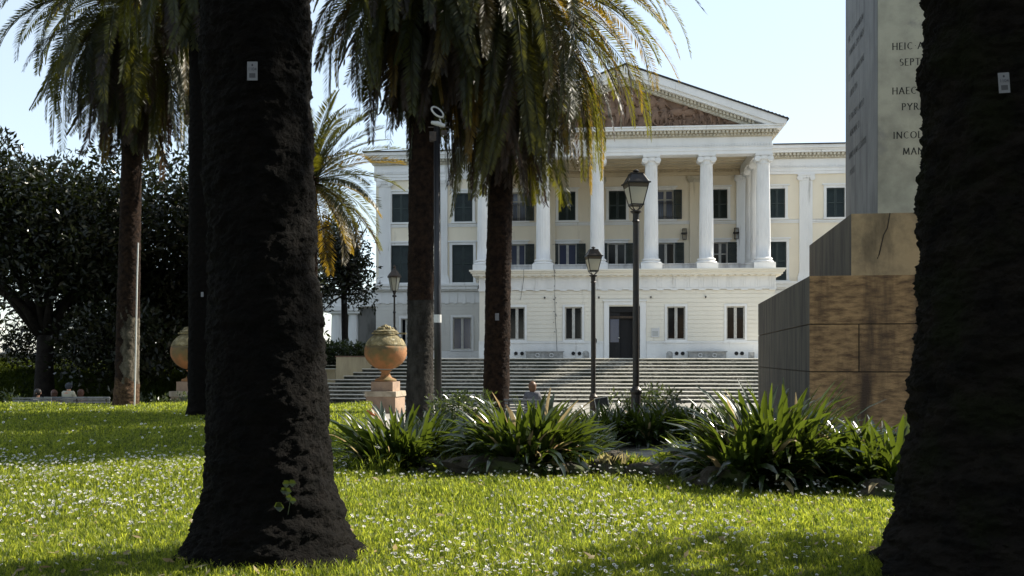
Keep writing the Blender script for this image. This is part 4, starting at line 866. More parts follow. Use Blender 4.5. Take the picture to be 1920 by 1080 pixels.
for k_, (gx, gy, rz_, sc_, lb_) in enumerate([(-11.5, -6, 1.0, 1.05, 'unseen evergreen added behind and left of the viewpoint to block light'), (9.5, -8, 2.2, 1.1, 'unseen evergreen added behind and right of the viewpoint to block light'), (-1.5, -13, 3.1, 1.25, 'tallest unseen evergreen added straight behind the viewpoint to block light'), (-16.5, 5.5, 4.0, 1.05, 'unseen evergreen added just outside the frame left to block light'), (12, 1.5, 5.0, .95, 'unseen evergreen added beside the viewpoint on the right to block light'), (-24, 24, .5, 1.0, 'unseen evergreen added outside the frame left, farther back, to block light')]):  # unseen copies added around the camera to block skylight
    g2 = dup(shade_grove, (gx, gy, -2.2), rz_, lb_, sc_)

# bare foreground ivy sprig and roots at the near trunk
ivy = MB()
for i in range(9):
    a = rnd.uniform(0, 6.28); px_, py_ = rnd.uniform(520, 555), rnd.uniform(905, 965); p = P(px_, py_, 7.42); s = rnd.uniform(.022, .035)
    ivy.add([p+Vector((0, 0, -s)), p+Vector((s, .01, 0)), p+Vector((s*.5, .0, s)), p+Vector((-s*.5, 0, s)), p+Vector((-s, .01, 0))], [(0, 1, 2, 3, 4)])
ivy.tube([P(530, 905, 7.44), P(545, 935, 7.44), P(540, 965, 7.44)], .004, 5)
o = ivy.build('ivy_sprig', M['hedge']); tag(o, 'small ivy sprig clinging low on the left foreground trunk', 'ivy')
# tags
def trunk_tag(px, py, d, w_, h_, label, text=True, tilt=0):
    t = thing('plant_tag', label, 'tag', P(px, py, d)); b = MB(); b.box(-w_/2, w_/2, 0, .004, -h_/2, h_/2); pl = b.build('tag_plate', M['tag'], t)
    if text:
        b = MB(); b.box(-w_*.30, w_*.30, -.0015, -.0003, -h_*.36, -h_*.12); b.build('grey_field', M['taggrey'], t)
        b = MB(); b.ell((0, -.001, h_*.32), (w_*.09, .001, w_*.11)); b.build('emblem', M['ink'], t)
        cu = bpy.data.curves.new('tag_number', 'FONT'); cu.body = '1104'; cu.size = w_*.42; cu.align_x = 'CENTER'; cu.materials.append(M['ink'])
        to_ = bpy.data.objects.new('tmp_text', cu); C.objects.link(to_); dg = bpy.context.evaluated_depsgraph_get(); me_ = bpy.data.meshes.new_from_object(to_.evaluated_get(dg)); bpy.data.objects.remove(to_)
        o = bpy.data.objects.new('tag_number', me_); C.objects.link(o); o.parent = t; o.location = (0, -.003, h_*.02); o.rotation_euler = (R(90), 0, 0)
    t.rotation_euler = (0, tilt, 0); return t
trunk_tag(473, 133, 7.52, .078, .142, 'pale rectangular tag nailed high on the left foreground trunk')
trunk_tag(1883, 155, 6.62, .074, .135, 'white rectangular tag nailed high on the right foreground trunk', tilt=R(-4))
trunk_tag(379, 552, 26.62, .07, .13, 'tiny white tag on the slim trunk behind', False)
trunk_tag(932, 594, 30.57, .12, .22, 'tiny white tag on the leaning central palm trunk', False)

# ------------------------------------------------------------------ strap leaved clumps
def strap_plant(label, x, y, n, L, seed, spread=.25, lw=.062, elo=25, ehi=86, dry=.03, z=None):
    r = np.random.default_rng(seed); gz = Z(x, y) if z is None else z; root = thing('strap_leaf_plant', label, 'plant', (x, y, gz), 0, 'strap leaved plants along the lawn edge')
    V = []; Fs = []; mi = []; ns = 8; off = 0; n = int(n*1.15)
    for i in range(n):
        az = r.random()*6.283; e0 = R(elo+(ehi-elo)*r.random()**.8); l = L*.87*(.6+.5*r.random()); dr = R(42+85*r.random())*(1.25-e0/1.9); br = spread*math.sqrt(r.random()); ba = az+r.normal(0, .7)
        t = np.linspace(0, 1, ns); e = np.maximum(e0-dr*t**2.0, -1.45); stp = l/(ns-1)
        hx = np.concatenate([[0], np.cumsum(np.cos((e[1:]+e[:-1])/2))*stp]); hz = np.concatenate([[0], np.cumsum(np.sin((e[1:]+e[:-1])/2))*stp])
        cx = br*math.cos(ba)+hx*math.cos(az); cy = br*math.sin(ba)+hx*math.sin(az); cz = hz
        wv = lw*(.75+.5*r.random())*np.interp(t, [0, .3, .8, .93, 1], [.65, 1, 1, .75, .15]); tw = r.normal(0, .35)
        S0 = np.array([-math.sin(az), math.cos(az), 0]); N = np.stack([-np.sin(e)*math.cos(az), -np.sin(e)*math.sin(az), np.cos(e)], 1)
        S = S0[None]*math.cos(tw)+N*math.sin(tw); ctr = np.stack([cx, cy, cz], 1)
        v = np.stack([ctr-S*wv[:, None]/2+N*wv[:, None]*.12, ctr, ctr+S*wv[:, None]/2+N*wv[:, None]*.12], 1).reshape(-1, 3)
        q = [(j*3+k_, j*3+k_+1, (j+1)*3+k_+1, (j+1)*3+k_) for j in range(ns-1) for k_ in range(2)]
        V.append(v); Fs.append(np.array(q)+off); off += len(v); mi.append(np.full(len(q), 1 if r.random() < dry else 0))
    npmesh('leaves', np.concatenate(V), np.concatenate(Fs), [M['strap'], M['strapd']], root, np.concatenate(mi), smooth=True)
    b = MB()
    for k_ in range(7): a = r.random()*6.28; b.tube([(spread*.5*math.cos(a), spread*.5*math.sin(a), -.08), (spread*.6*math.cos(a), spread*.6*math.sin(a), .16)], [.035, .02], 6)
    b.build('rootstock', M['strapd'], root)
def SP(label, px, d, n, L, seed, **k): strap_plant(label, PX(px, d), d, n, L, seed, **k)
SP('wide strap leaved clump in front of the urn, leftmost of the row', 752, 14.4, 430, 1.32, 201, spread=.42)
SP('smaller arching clump tucked against the right side of the leftmost clump', 805, 14.7, 170, .98, 202, spread=.24, elo=8)
SP('broad strap leaved clump in front of the leaning central palm', 985, 13.9, 470, 1.34, 203, spread=.45)
SP('low strap leaved clump at the right side of the central clump', 1062, 14.1, 190, 1.05, 204, spread=.26, elo=5)
SP('shaded strap leaved clump before the smaller lamp post', 1120, 23.6, 240, 1.25, 205, spread=.45)
SP('shaded strap leaved clump below the floodlight', 1165, 24.2, 240, 1.15, 217, spread=.45)
SP('dark strap leaved clump at the tall lamp post base', 1212, 23.8, 260, 1.2, 206, spread=.45)
SP('shaded strap leaved clump between the tall lamp post and the big clump', 1262, 24.3, 260, 1.25, 207, spread=.5)
SP('farthest shaded clump left of the big right clump', 1312, 23.4, 260, 1.25, 216, spread=.5)
SP('tallest strap leaved clump, standing before the monument corner', 1450, 13.0, 520, 1.72, 208, spread=.46)
SP('front lower part of the big right clump with drooping leaves', 1398, 12.6, 300, 1.12, 209, spread=.38, elo=5)
SP('strap leaved clump between the tallest clump and the right trunk', 1555, 12.9, 400, 1.38, 210, spread=.45)
SP('rightmost strap leaved clump partly hidden by the right trunk', 1665, 12.4, 340, 1.30, 211, spread=.40)
SP('dim strap leaved clump behind the black pole base', 852, 19.5, 300, 1.35, 212, spread=.5)
SP('strap leaved clump in the gap behind the two left clumps', 900, 17.5, 240, 1.15, 213, spread=.4)
SP('low shaded clump right behind the central clump', 1085, 18.0, 260, 1.2, 214, spread=.42)
SP('strap leaved clump in the deep shade below the monument', 1350, 15.2, 300, 1.25, 215, spread=.45)
b = MB()
for k_ in range(5): p = P(688+k_*3, 772+k_*1.5, 14.3); b.ell(p, (.035, .012, .02), 6, 4, Matrix.Rotation(rnd.uniform(-.8, .8), 3, 'Y'))
o = b.build('withered_leaf', M['orange']); tag(o, 'bright orange withered leaf tip on the leftmost clump', 'leaf')

# rocks
def rock(label, px, d, r3, seed, name='mossy_rock', zoff=0, matn='rock', group='mossy edging rocks'):
    r = random.Random(seed); x = PX(px, d); r3 = tuple(q*1.3 for q in r3); b = MB(); b.ell((0, 0, 0), (1, 1, 1), 18, 12)
    ph = [r.uniform(0, 6) for _ in range(6)]; v2 = []
    for v in b.v:
        v = Vector(v); k_ = 1+.22*math.sin(v.x*3+ph[0])*math.sin(v.y*3.4+ph[1])+.14*math.sin(v.z*5+ph[2]+v.x*2)+.06*math.sin(v.x*11+ph[3])*math.sin(v.z*12+ph[4]); v2.append((v.x*r3[0]*k_, v.y*r3[1]*k_, v.z*r3[2]*k_))
    b.v = v2; o = b.build(name, M[matn], loc=(x, d, Z(x, d)+r3[2]*.45+zoff)); return tag(o, label, 'rock', group)
rock('low mossy rock between the two left clumps', 825, 13.7, (.20, .16, .13), 1); rock('long dark rock in shade beneath the central clump', 925, 13.3, (.55, .2, .16), 2)
rock('rough rock topped by dry straw grass', 1148, 13.3, (.20, .2, .17), 3); rock('mossy rock with a grassy crown right of the straw topped rock', 1262, 13.0, (.22, .2, .17), 4)
rock('flat dark rock between the two grassy rocks', 1205, 13.2, (.26, .15, .11), 5); rock('dark rock at the foot of the tallest clump', 1350, 12.2, (.35, .2, .12), 6)
rock('reddish rock near the right trunk foot', 1650, 11.5, (.22, .15, .10), 7); rock('small rock at the right foot of the central clump', 1080, 13.3, (.16, .13, .12), 8)
def tuft(label, px, d, n, h, seed, matn='straw', zb=0, sp=.14):
    r = np.random.default_rng(seed); x0, y0 = PX(px, d), d; V = []; 
    for i in range(n):
        a = r.random()*6.28; l = h*(.5+.7*r.random()); le = r.random()*.9; b0 = np.array([x0+r.normal()*sp*.6, y0+r.normal()*sp*.5, Z(x0, y0)+zb]); s = np.array([math.cos(a+1.57), math.sin(a+1.57), 0])*.006
        dv = np.array([math.cos(a)*le, math.sin(a)*le, 1-.3*le])*l; V += [b0-s, b0+s, b0+dv*.55+s+[0, 0, .1*l], b0+dv+[0, 0, -.25*l*le]]
    o = npmesh('grass_tuft', V, np.arange(len(V)).reshape(-1, 4), M[matn]); return tag(o, label, 'grass tuft', 'grass tufts on the edging rocks')
tuft('straw coloured tuft drooping over the rough rock', 1150, 13.2, 160, .16, 1, 'straw', .20); tuft('green tuft on the mossy rock left of the tallest clump', 1262, 12.95, 160, .20, 2, 'grass', .22)
tuft('yellow green tuft right of the leftmost clump', 850, 13.75, 420, .30, 3, 'grass', .0, .22); tuft('yellow tuft at the right foot of the central clump', 1105, 13.4, 240, .26, 4, 'grass', .0, .18); tuft('green tuft between the two grassy rocks', 1185, 13.3, 200, .22, 5, 'grass', .12)

# ------------------------------------------------------------------ monument
TM = math.atan((1240-960)/F); cm_, sm_ = math.cos(TM), math.sin(TM); dm = 21.0
corner = P(1518, HZ, dm); mon = thing('obelisk_monument', 'stepped stone obelisk base with carved inscriptions behind the right trunk', 'monument', (corner.x, corner.y, -.6), -TM)
zM = -.6
def mtop(py, d): return PZ(py, d)-zM
Sd = .536*dm; Sw = .43*dm; xc, yc = Sw/2, Sd/2
h1 = mtop(517.5, dm)
b = MB(); 
def courseblock(x0, x1, y0, y1, zs_, joints, gap=.022):
    b = MB(); b.box(x0+.03, x1-.03, y0+.03, y1-.03, zs_[0], zs_[-1]-.02, 1)
    for i in range(len(zs_)-1):
        js = [x0]+joints[i]+[x1]
        for j in range(len(js)-1):
            b.box(js[j]+(gap/2 if j else 0), js[j+1]-(gap/2 if j < len(js)-2 else 0), y0, y1, zs_[i]+gap/2, zs_[i+1]-(gap/2 if i < len(zs_)-2 else 0), 0)
    return b
def mz(py): return PZ(py, dm)-zM
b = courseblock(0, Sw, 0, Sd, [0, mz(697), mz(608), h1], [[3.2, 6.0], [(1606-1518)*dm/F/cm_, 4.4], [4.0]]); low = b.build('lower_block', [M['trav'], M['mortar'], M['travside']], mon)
def sidemat(o, idx):  # left faces get the copy with shade in its colour
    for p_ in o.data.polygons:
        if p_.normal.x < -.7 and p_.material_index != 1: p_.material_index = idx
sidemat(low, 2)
S1d, S1w = .315*dm, .296*dm; d1 = 1.110*dm
x1, y1 = xc-S1w/2-.14, yc-S1d/2
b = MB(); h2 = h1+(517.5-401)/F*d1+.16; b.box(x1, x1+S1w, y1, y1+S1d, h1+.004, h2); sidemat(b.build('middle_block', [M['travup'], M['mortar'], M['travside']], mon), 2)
b = MB(); b.tube([(x1+.86, y1-.002, h2), (x1+.80, y1-.002, h2-.35), (x1+.72, y1-.002, h2-.5), (x1+.62, y1-.002, h2-.95), (x1+.58, y1-.002, h2-1.05)], .014, 4); b.build('crack', M['mortar'], mon)
S2d, S2w = .202*dm, .21*dm; d2_ = 1.167*dm; x2_, y2_ = xc-S2w/2-.22, yc-S2d/2; h3 = 14.0
b = MB()
for rad_, in ((.05,),):
    poly = []; 
    for cx_, cy_, a0 in ((x2_+rad_, y2_+rad_, 180), (x2_+S2w-rad_, y2_+rad_, 270), (x2_+S2w-rad_, y2_+S2d-rad_, 0), (x2_+rad_, y2_+S2d-rad_, 90)):
        for k_ in range(5): a = R(a0+k_*22.5); poly.append((cx_+rad_*math.cos(a), cy_+rad_*math.sin(a)))
    b.prism_xy(poly, h2+.004, h3)
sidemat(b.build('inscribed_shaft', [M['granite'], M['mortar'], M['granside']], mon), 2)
b = MB(); b.box(x2_-.3, x2_+S2w+.3, y2_-.3, y2_+S2d+.3, h3+.002, h3+.6); b.build('cap_moulding', M['granite'], mon)
b = MB(); n_ = .9; xm, ym = xc, yc; b.add([(xm-n_, ym-n_, h3+.6), (xm+n_, ym-n_, h3+.6), (xm+n_, ym+n_, h3+.6), (xm-n_, ym+n_, h3+.6), (xm-.6, ym-.6, h3+8), (xm+.6, ym-.6, h3+8), (xm+.6, ym+.6, h3+8), (xm-.6, ym+.6, h3+8), (xm, ym, h3+9)], [(0, 1, 5, 4), (1, 2, 6, 5), (2, 3, 7, 6), (3, 0, 4, 7), (4, 5, 8), (5, 6, 8), (6, 7, 8), (7, 4, 8)]); b.build('obelisk', M['granite'], mon)
# carved roman capitals, stroke by stroke with serifs
arc = lambda cx, cy, rx, ry, a0, a1, n=9: [(cx+rx*math.cos(R(a0+(a1-a0)*i/n)), cy+ry*math.sin(R(a0+(a1-a0)*i/n))) for i in range(n+1)]
G = {'H': (.8, [[(.1, 0), (.1, 1)], [(.7, 0), (.7, 1)], [(.1, .52), (.7, .52)]]), 'E': (.58, [[(.1, 0), (.1, 1)], [(.1, 1), (.5, 1)], [(.1, .52), (.42, .52)], [(.1, 0), (.52, 0)]]),
     'I': (.28, [[(.12, 0), (.12, 1)]]), 'C': (.82, [arc(.46, .5, .38, .5, 50, 310)]), 'A': (.82, [[(.05, 0), (.4, 1)], [(.4, 1), (.76, 0)], [(.2, .36), (.6, .36)]]),
     'S': (.56, [arc(.28, .75, .2, .25, 40, 250, 7)+arc(.28, .26, .22, .26, 80, -140, 7)]), 'P': (.62, [[(.1, 0), (.1, 1)], [(.1, 1), (.3, 1)]+arc(.3, .75, .22, .25, 90, -90, 7)+[(.1, .5)]]),
     'T': (.68, [[(.33, 0), (.33, 1)], [(.02, 1), (.64, 1)]]), 'B': (.62, [[(.1, 0), (.1, 1)], [(.1, 1), (.3, 1)]+arc(.3, .76, .18, .24, 90, -90, 6)+[(.1, .52)], [(.3, .52)]+arc(.3, .26, .23, .26, 90, -90, 6)+[(.1, 0)]]),
     'R': (.70, [[(.1, 0), (.1, 1)], [(.1, 1), (.3, 1)]+arc(.3, .75, .2, .25, 90, -90, 7)+[(.1, .5)], [(.3, .5), (.66, 0)]]), 'Y': (.76, [[(.36, 0), (.36, .48)], [(.36, .48), (.04, 1)], [(.36, .48), (.70, 1)]]),
     'N': (.86, [[(.1, 0), (.1, 1)], [(.1, 1), (.74, 0)], [(.74, 0), (.74, 1)]]), 'O': (.92, [arc(.45, .5, .4, .5, 0, 360, 14)]), 'L': (.56, [[(.1, 0), (.1, 1)], [(.1, 0), (.5, 0)]]), 'V': (.80, [[(.05, 1), (.4, 0)], [(.4, 0), (.76, 1)]]),
     'M': (1.0, [[(.08, 0), (.16, 1)], [(.16, 1), (.48, .1)], [(.48, .1), (.82, 1)], [(.82, 1), (.9, 0)]]), 'D': (.82, [[(.1, 0), (.1, 1)], [(.1, 1), (.3, 1)]+arc(.3, .5, .42, .5, 90, -90, 8)+[(.1, 0)]]),
     'X': (.72, [[(.05, 0), (.66, 1)], [(.05, 1), (.66, 0)]]), 'G': (.84, [arc(.46, .5, .38, .5, 50, 310), [(.72, .1), (.72, .45)]]), 'F': (.54, [[(.1, 0), (.1, 1)], [(.1, 1), (.5, 1)], [(.1, .52), (.42, .52)]]), '.': (.34, [[(.14, .47), (.20, .53)]]), ' ': (.4, [])}
def inscribe(lines, name, parent, frame):
    """frame(u,v) -> 3-D point on the face, u to the right, v up; the letters lie 2 mm proud, 12 mm wide strokes"""
    b = MB()
    for text, u0, v0, h, tr in lines:
        u = u0
        for ch in text:
            wd, strokes = G[ch]
            for s in strokes:
                for i in range(len(s)-1):
                    (ax, ay), (bx2, by2) = s[i], s[i+1]; L_ = math.hypot(bx2-ax, by2-ay) or 1; thick = .165 if abs(by2-ay) > abs(bx2-ax)*.9 else .085
                    if ch == '.': thick = .12
                    nx_, ny_ = -(by2-ay)/L_*thick/2, (bx2-ax)/L_*thick/2
                    b.add([frame(u+(ax+nx_)*h, v0+(ay+ny_)*h), frame(u+(ax-nx_)*h, v0+(ay-ny_)*h), frame(u+(bx2-nx_)*h, v0+(by2-ny_)*h), frame(u+(bx2+nx_)*h, v0+(by2+ny_)*h)], [(0, 1, 2, 3)])
                for (ex, ey) in (s[0], s[-1]):
                    if ey in (0, 1) and ch not in 'CSO.G': b.add([frame(u+(ex-.12)*h, v0+(ey-.02)*h), frame(u+(ex+.12)*h, v0+(ey-.02)*h), frame(u+(ex+.12)*h, v0+(ey+.025)*h), frame(u+(ex-.12)*h, v0+(ey+.025)*h)], [(0, 1, 2, 3)])
            u += (wd+tr)*h
    return b.build(name, M['letter'], parent)
# front face
def fpx(px, py):   # pixel -> u, v on the front face of the shaft
    k_ = (px-960)/F; X0, Y0 = corner.x+x2_*cm_+y2_*sm_, corner.y-x2_*sm_+y2_*cm_
    u = (k_*Y0-X0)/(cm_+k_*sm_); d_ = Y0-u*sm_; return u, PZ(py, d_)-zM
fl = []
for t_, px_, py_ in (('HEIC.ALEX', 1673, 93.5), ('SEPTEMB', 1687, 123), ('HAEC.OB', 1673, 177), ('PYRAMI', 1691, 206.5), ('INCOLVMI', 1675, 260), ('MANEAT', 1693, 290)):
    u, v = fpx(px_, py_); fl.append((t_, u, v, 12.2*d2_/F, .17))
for q_ in fl: inscribe([q_], 'inscription_line', mon, lambda u, v: (x2_+u, y2_-.003, v))
# side face, read from the back corner towards the front corner
def spx(px, py):
    # left face: points (x2_, y2_+w); distance w measured from the front
    k_ = (px-960)/F; X0, Y0 = corner.x+x2_*cm_+y2_*sm_, corner.y-x2_*sm_+y2_*cm_
    w_ = (k_*Y0-X0)/(sm_-k_*cm_); return w_, PZ(py, Y0+w_*cm_)-zM
sl = []
for t_, px_, py_, hh_ in (('HIC TITI PYRAMIDEM', 1591, 81, .20), ('IVNIORIS EIVS HAEIS', 1593, 106, .20), ('ET MARIA MARCHIAE', 1592, 153, .20), ('LIBERI EIVS', 1594, 182, .20), ('ET FRATRES CAROLO', 1592, 229, .20), ('MEMORIAE EI', 1594, 257, .20), ('ANNO III MDCCCXXXXII', 1592, 300, .20), ('POSVIT', 1594, 330, .20)):
    w_, v = spx(px_, py_); sl.append((t_, S2d-w_, v, hh_*.8, .10))
for q_ in sl: inscribe([q_], 'inscription_line', mon, lambda u, v: (x2_-.003, y2_+S2d-u, v))

# ------------------------------------------------------------------ urns
def urn(label, px, d, gz):
    t = thing('terracotta_urn', label, 'urn', (PX(px, d), d, gz+3.33-2.05), 0, 'giant urns beside the lawn'); k_ = d/F
    R0 = 40*k_; H = 2.05; zc = .55+.78
    prof = [(.26, 0), (.30, .03), (.30, .08), (.17, .14), (.13, .24), (.14, .32), (.24, .42)]
    b = MB(); b.lathe([(.40, 0), (.42, .05), (.38, .09), (.24, .15), (.17, .26), (.17, .36), (.26, .44)], (0, 0, 0), 40); b.build('foot', M['terrapot'], t, smooth=True)
    body = [(R0*math.cos(a), .44+.70+.76*math.sin(a)*(1 if a > 0 else .93)) for a in np.linspace(-1.22, .28, 12)]
    b = MB(); b.lathe(body, (0, 0, 0), 56); b.build('belly', M['terrapot'], t, smooth=True)
    sh = [(R0*math.cos(a), .44+.70+.76*math.sin(a)) for a in np.linspace(.282, 1.12, 10)]
    b = MB(); b.lathe(sh+[(.36, 1.87), (.36, 1.9)], (0, 0, 0), 56); b.build('shoulder', M['urntop'], t, smooth=True)
    b = MB(); b.lathe([(.40, 1.86), (.46, 1.89), (.46, 1.93), (.38, 1.95), (.34, 2.0)], (0, 0, 0), 40); 
    b.tube([(R0*.62*math.cos(a), R0*.62*math.sin(a), 1.83) for a in np.linspace(0, 2*math.pi, 30)], .035, 6)
    b.box(.42, .78, -.1, .1, 1.80, 1.86); b.build('rim', M['urntop'], t, smooth=False)
    b = MB(); r_ = random.Random(3)
    for i in range(40): a = r_.random()*6.28; q = r_.random()*.30; b.ell((q*math.cos(a), q*math.sin(a), 2.0+(.30-q)*.45), (.07, .07, .05), 6, 4)
    b.build('fruit_finial', M['urntop'], t, smooth=True)
    p = thing('urn_pedestal', 'stone pedestal under the '+('right urn by the stairs' if px > 500 else 'left urn behind the slim trunk'), 'pedestal', (PX(px, d), d, gz), R(-12), 'pedestals under the giant urns'); hp = 3.33-2.05
    b = MB(); b.box(-.43, .43, -.43, .43, hp-.36, hp-.002); b.build('die_block', M['pedestal'], p)
    b = MB(); b.box(-.62, .62, -.62, .62, hp-.56, hp-.362); b.build('moulding', M['pedtop'], p)
    b = MB(); b.box(-.58, .58, -.58, .58, -.2, hp-.562); b.build('base_block', M['pedestal'], p); return t
urn('round terracotta urn with mossy shoulder, right one by the stairs', 723, 38, -.6); urn('shaded terracotta urn half hidden by the slim trunk', 361, 38, -.6)

# ------------------------------------------------------------------ lamps
def lantern(root, s, z, warm=False):
    fr = MB(); w0, w1, w2, h0, h1_, h2_ = .115*s, .205*s, .11*s, 0, .42*s, .60*s
    def rg(w_, z_, t): 
        fr.box(-w_-t, w_+t, -w_-t, -w_+t, z_-t, z_+t); fr.box(-w_-t, w_+t, w_-t, w_+t, z_-t, z_+t); fr.box(-w_-t, -w_+t, -w_+t, w_-t, z_-t, z_+t); fr.box(w_-t, w_+t, -w_+t, w_-t, z_-t, z_+t)
    rg(w0, z, .014*s); rg(w1, z+h1_, .016*s); rg(w2, z+h2_, .014*s)
    for sx in (-1, 1):
        for sy in (-1, 1):
            fr.tube([(sx*w0, sy*w0, z), (sx*w1, sy*w1, z+h1_)], .012*s, 5); fr.tube([(sx*w1, sy*w1, z+h1_), (sx*w2, sy*w2, z+h2_)], .012*s, 5); fr.ell((sx*(w1+.02*s), sy*(w1+.02*s), z+h1_), (.018*s, .018*s, .016*s), 6, 4)
            fr.tube([(sx*w0, sy*w0, z), (sx*.07*s, sy*.07*s, z-.07*s), (0, 0, z-.12*s)], .011*s, 5)
    fr.build('lantern_frame', M['iron'], root)
    gl = MB(); e_ = .004; 
    for (a, bq, za, zb) in ((w0, w1*.92, z+.012*s, z+h1_*.78),):
        gl.add([(-a, -a, za), (a, -a, za), (a, a, za), (-a, a, za), (-bq, -bq, zb), (bq, -bq, zb), (bq, bq, zb), (-bq, bq, zb)], [(0, 1, 5, 4), (1, 2, 6, 5), (2, 3, 7, 6), (3, 0, 4, 7)])
    gl.build('lamp_glass', M['lampglass'], root)
    bd = MB(); a, bq, za, zb = w1*.925, w1*.99, z+h1_*.785, z+h1_-.01; bd.add([(-a, -a, za), (a, -a, za), (a, a, za), (-a, a, za), (-bq, -bq, zb), (bq, -bq, zb), (bq, bq, zb), (-bq, bq, zb)], [(0, 1, 5, 4), (1, 2, 6, 5), (2, 3, 7, 6), (3, 0, 4, 7)]); bd.build('lamp_band', M['lampinner'], root)
    rf = MB(); a, bq, za, zb = w1*.99, w2, z+h1_+.018*s, z+h2_; rf.add([(-a, -a, za), (a, -a, za), (a, a, za), (-a, a, za), (-bq, -bq, zb), (bq, -bq, zb), (bq, bq, zb), (-bq, bq, zb)], [(0, 1, 5, 4), (1, 2, 6, 5), (2, 3, 7, 6), (3, 0, 4, 7), (4, 5, 6, 7)]); rf.build('lantern_roof', M['iron' if not warm else 'ironbrown'], root)
    fn = MB(); fn.lathe([(.02*s, 0), (.035*s, .02*s), (.02*s, .035*s), (.06*s, .05*s), (.065*s, .065*s), (.03*s, .09*s), (.005*s, .1*s)], (0, 0, z+h2_), 12); fn.build('finial', M['iron'], root)
def park_lamp(label, px, d, gz, top, rpole, s, fat_z, fat_r, warm=False):
    t = thing('street_lamp', label, 'street lamp', (PX(px, d), d, gz), R(8), 'old lantern posts in front of the villa'); H = PZ(top, d)-gz; zl = H-.70*s
    b = MB(); b.tube([(0, 0, fat_z), (0, 0, zl-.12*s)], [rpole*1.1, rpole], 14); b.lathe([(rpole*1.0, 0), (rpole*1.9, .02), (rpole*1.9, .04), (rpole*1.2, .06), (rpole*1.35, .14), (rpole, .16)][::-1] and [(rpole*1.0, -.22*s), (rpole*1.3, -.20*s), (rpole*1.05, -.17*s), (rpole*1.1, -.05*s), (rpole*1.9, -.02*s), (rpole*1.9, 0), (rpole*.6, .02*s)], (0, 0, zl-.12*s), 14); b.build('post', M['iron'], t, smooth=False)
    b = MB(); b.lathe([(fat_r*1.5, -.1), (fat_r*1.5, .12), (fat_r*1.15, .2), (fat_r, .3), (fat_r, fat_z-.18), (fat_r*1.2, fat_z-.12), (fat_r*1.2, fat_z-.06), (fat_r*.8, fat_z), (rpole, fat_z+.05)], (0, 0, 0), 16); b.build('base', M['ironbrown' if warm else 'iron'], t)
    lantern(t, s, zl, warm); return t
park_lamp('tall dark lantern post, largest and nearest, before the portico', 1192.5, 26, -.55, 317, .078, 1.34, 1.36, .13)
park_lamp('smaller lantern post with pale glass left of the tall one', 1112.5, 30, -.57, 462, .066, 1.06, 1.05, .11, warm=True)
# ornate lamp beside the villa's left wing
dL = 51; t = thing('ornate_street_lamp', 'slender ornate lantern post rising behind the right urn', 'street lamp', (PX(739.5, dL), dL, 1.56)); b = MB(); s = dL/F
zt = PZ(545, dL)-1.56
b.lathe([(.34, 0), (.34, .2), (.26, .3), (.30, .55), (.22, .75), (.24, .95), (.12, 1.1), (.16, 1.2), (.09, 1.3), (.12, 1.5), (.06, 1.6), (.055, 2.3), (.09, 2.35), (.05, 2.4), (.045, zt-.35), (.12, zt-.3), (.10, zt-.22), (.05, zt-.2), (.10, zt-.05), (.13, zt)], (0, 0, 0), 12); b.build('post', M['iron'], t)
b = MB(); b.lathe([(.16, zt), (.29, zt+.66)], (0, 0, 0), 6); b.build('lamp_glass', M['lampglass'], t)
b = MB(); b.lathe([(.36, zt+.66), (.36, zt+.74), (.20, zt+.95), (.16, zt+1.0), (.12, zt+1.05), (.06, zt+1.15), (.08, zt+1.22), (.02, zt+1.32)], (0, 0, 0), 6); b.build('lantern_roof', M['ironbrown'], t)
b = MB()
for k_ in range(6): a = 2*math.pi*k_/6; b.tube([(.165*math.cos(a), .165*math.sin(a), zt), (.30*math.cos(a), .30*math.sin(a), zt+.68)], .018, 5)
b.build('lantern_frame', M['iron'], t)
# far lamp
dL = 95; t = thing('street_lamp', 'tiny distant lantern post above the far left wall', 'street lamp', (PX(16.5, dL), dL, -1.5)); b = MB(); zt = PZ(660, dL)+1.5
b.tube([(0, 0, 0), (0, 0, zt)], .07, 8); b.build('post', M['iron'], t); b = MB(); b.lathe([(.12, zt), (.24, zt+.45)], (0, 0, 0), 6); b.build('lamp_glass', M['lampglass'], t)
b = MB(); b.lathe([(.27, zt+.45), (.14, zt+.66), (.03, zt+.85)], (0, 0, 0), 6); b.build('lantern_roof', M['iron'], t)
# black tall pole with floodlight and camera
dp = 27.5; zt = PZ(238, dp); t = thing('camera_pole', 'tall black pole with tilted round floodlight and white camera housing', 'pole', (PX(820.5, dp), dp, -.58)); g0 = -.58
b = MB(); b.tube([(.02, 0, -.1), (.0, 0, 3), (-.02, 0, zt-g0)], [.105, .10, .085], 16); b.build('pole_shaft', M['pole'], t, smooth=True)
b = MB(); b.lathe([(.107, 0), (.107, .22)], (0, 0, PZ(605, dp)-g0), 16); b.build('sticker_band', M['steel'], t)
b = MB(); b.tube([(-.17, -.02, zt-g0+.12), (0, -.05, zt-g0+.08), (.20, -.02, zt-g0+.02)], [.045, .075, .05], 10); b.tube([(.1, -.05, zt-g0+.1), (.06, -.03, zt-g0+.22)], .02, 6); b.build('camera_housing', M['steel'], t)
c0 = Vector((.0, -.05, zt-g0+.40)); b = MB(); ring = []; ax = Vector((.9, -.1, .55)).normalized(); up_ = Vector((.1, -.75, .5)).normalized()
mrot = Vector((.58, -.57, .58)).to_track_quat('Z', 'Y').to_matrix()
pts = [c0+mrot @ Vector((.19*math.cos(a), .19*math.sin(a), 0)) for a in np.linspace(0, 2*math.pi, 28)]; b.tube(pts, .028, 7); b.build('floodlight_ring', M['steel'], t)
b = MB(); dsk = MB(); dsk.lathe([(.10, -.12), (.165, -.06), (.168, -.004)], (0, 0, 0), 24); dsk.v = [tuple(c0+mrot @ Vector(v)) for v in dsk.v]; dsk.build('floodlight_lens', M['glass'], t)
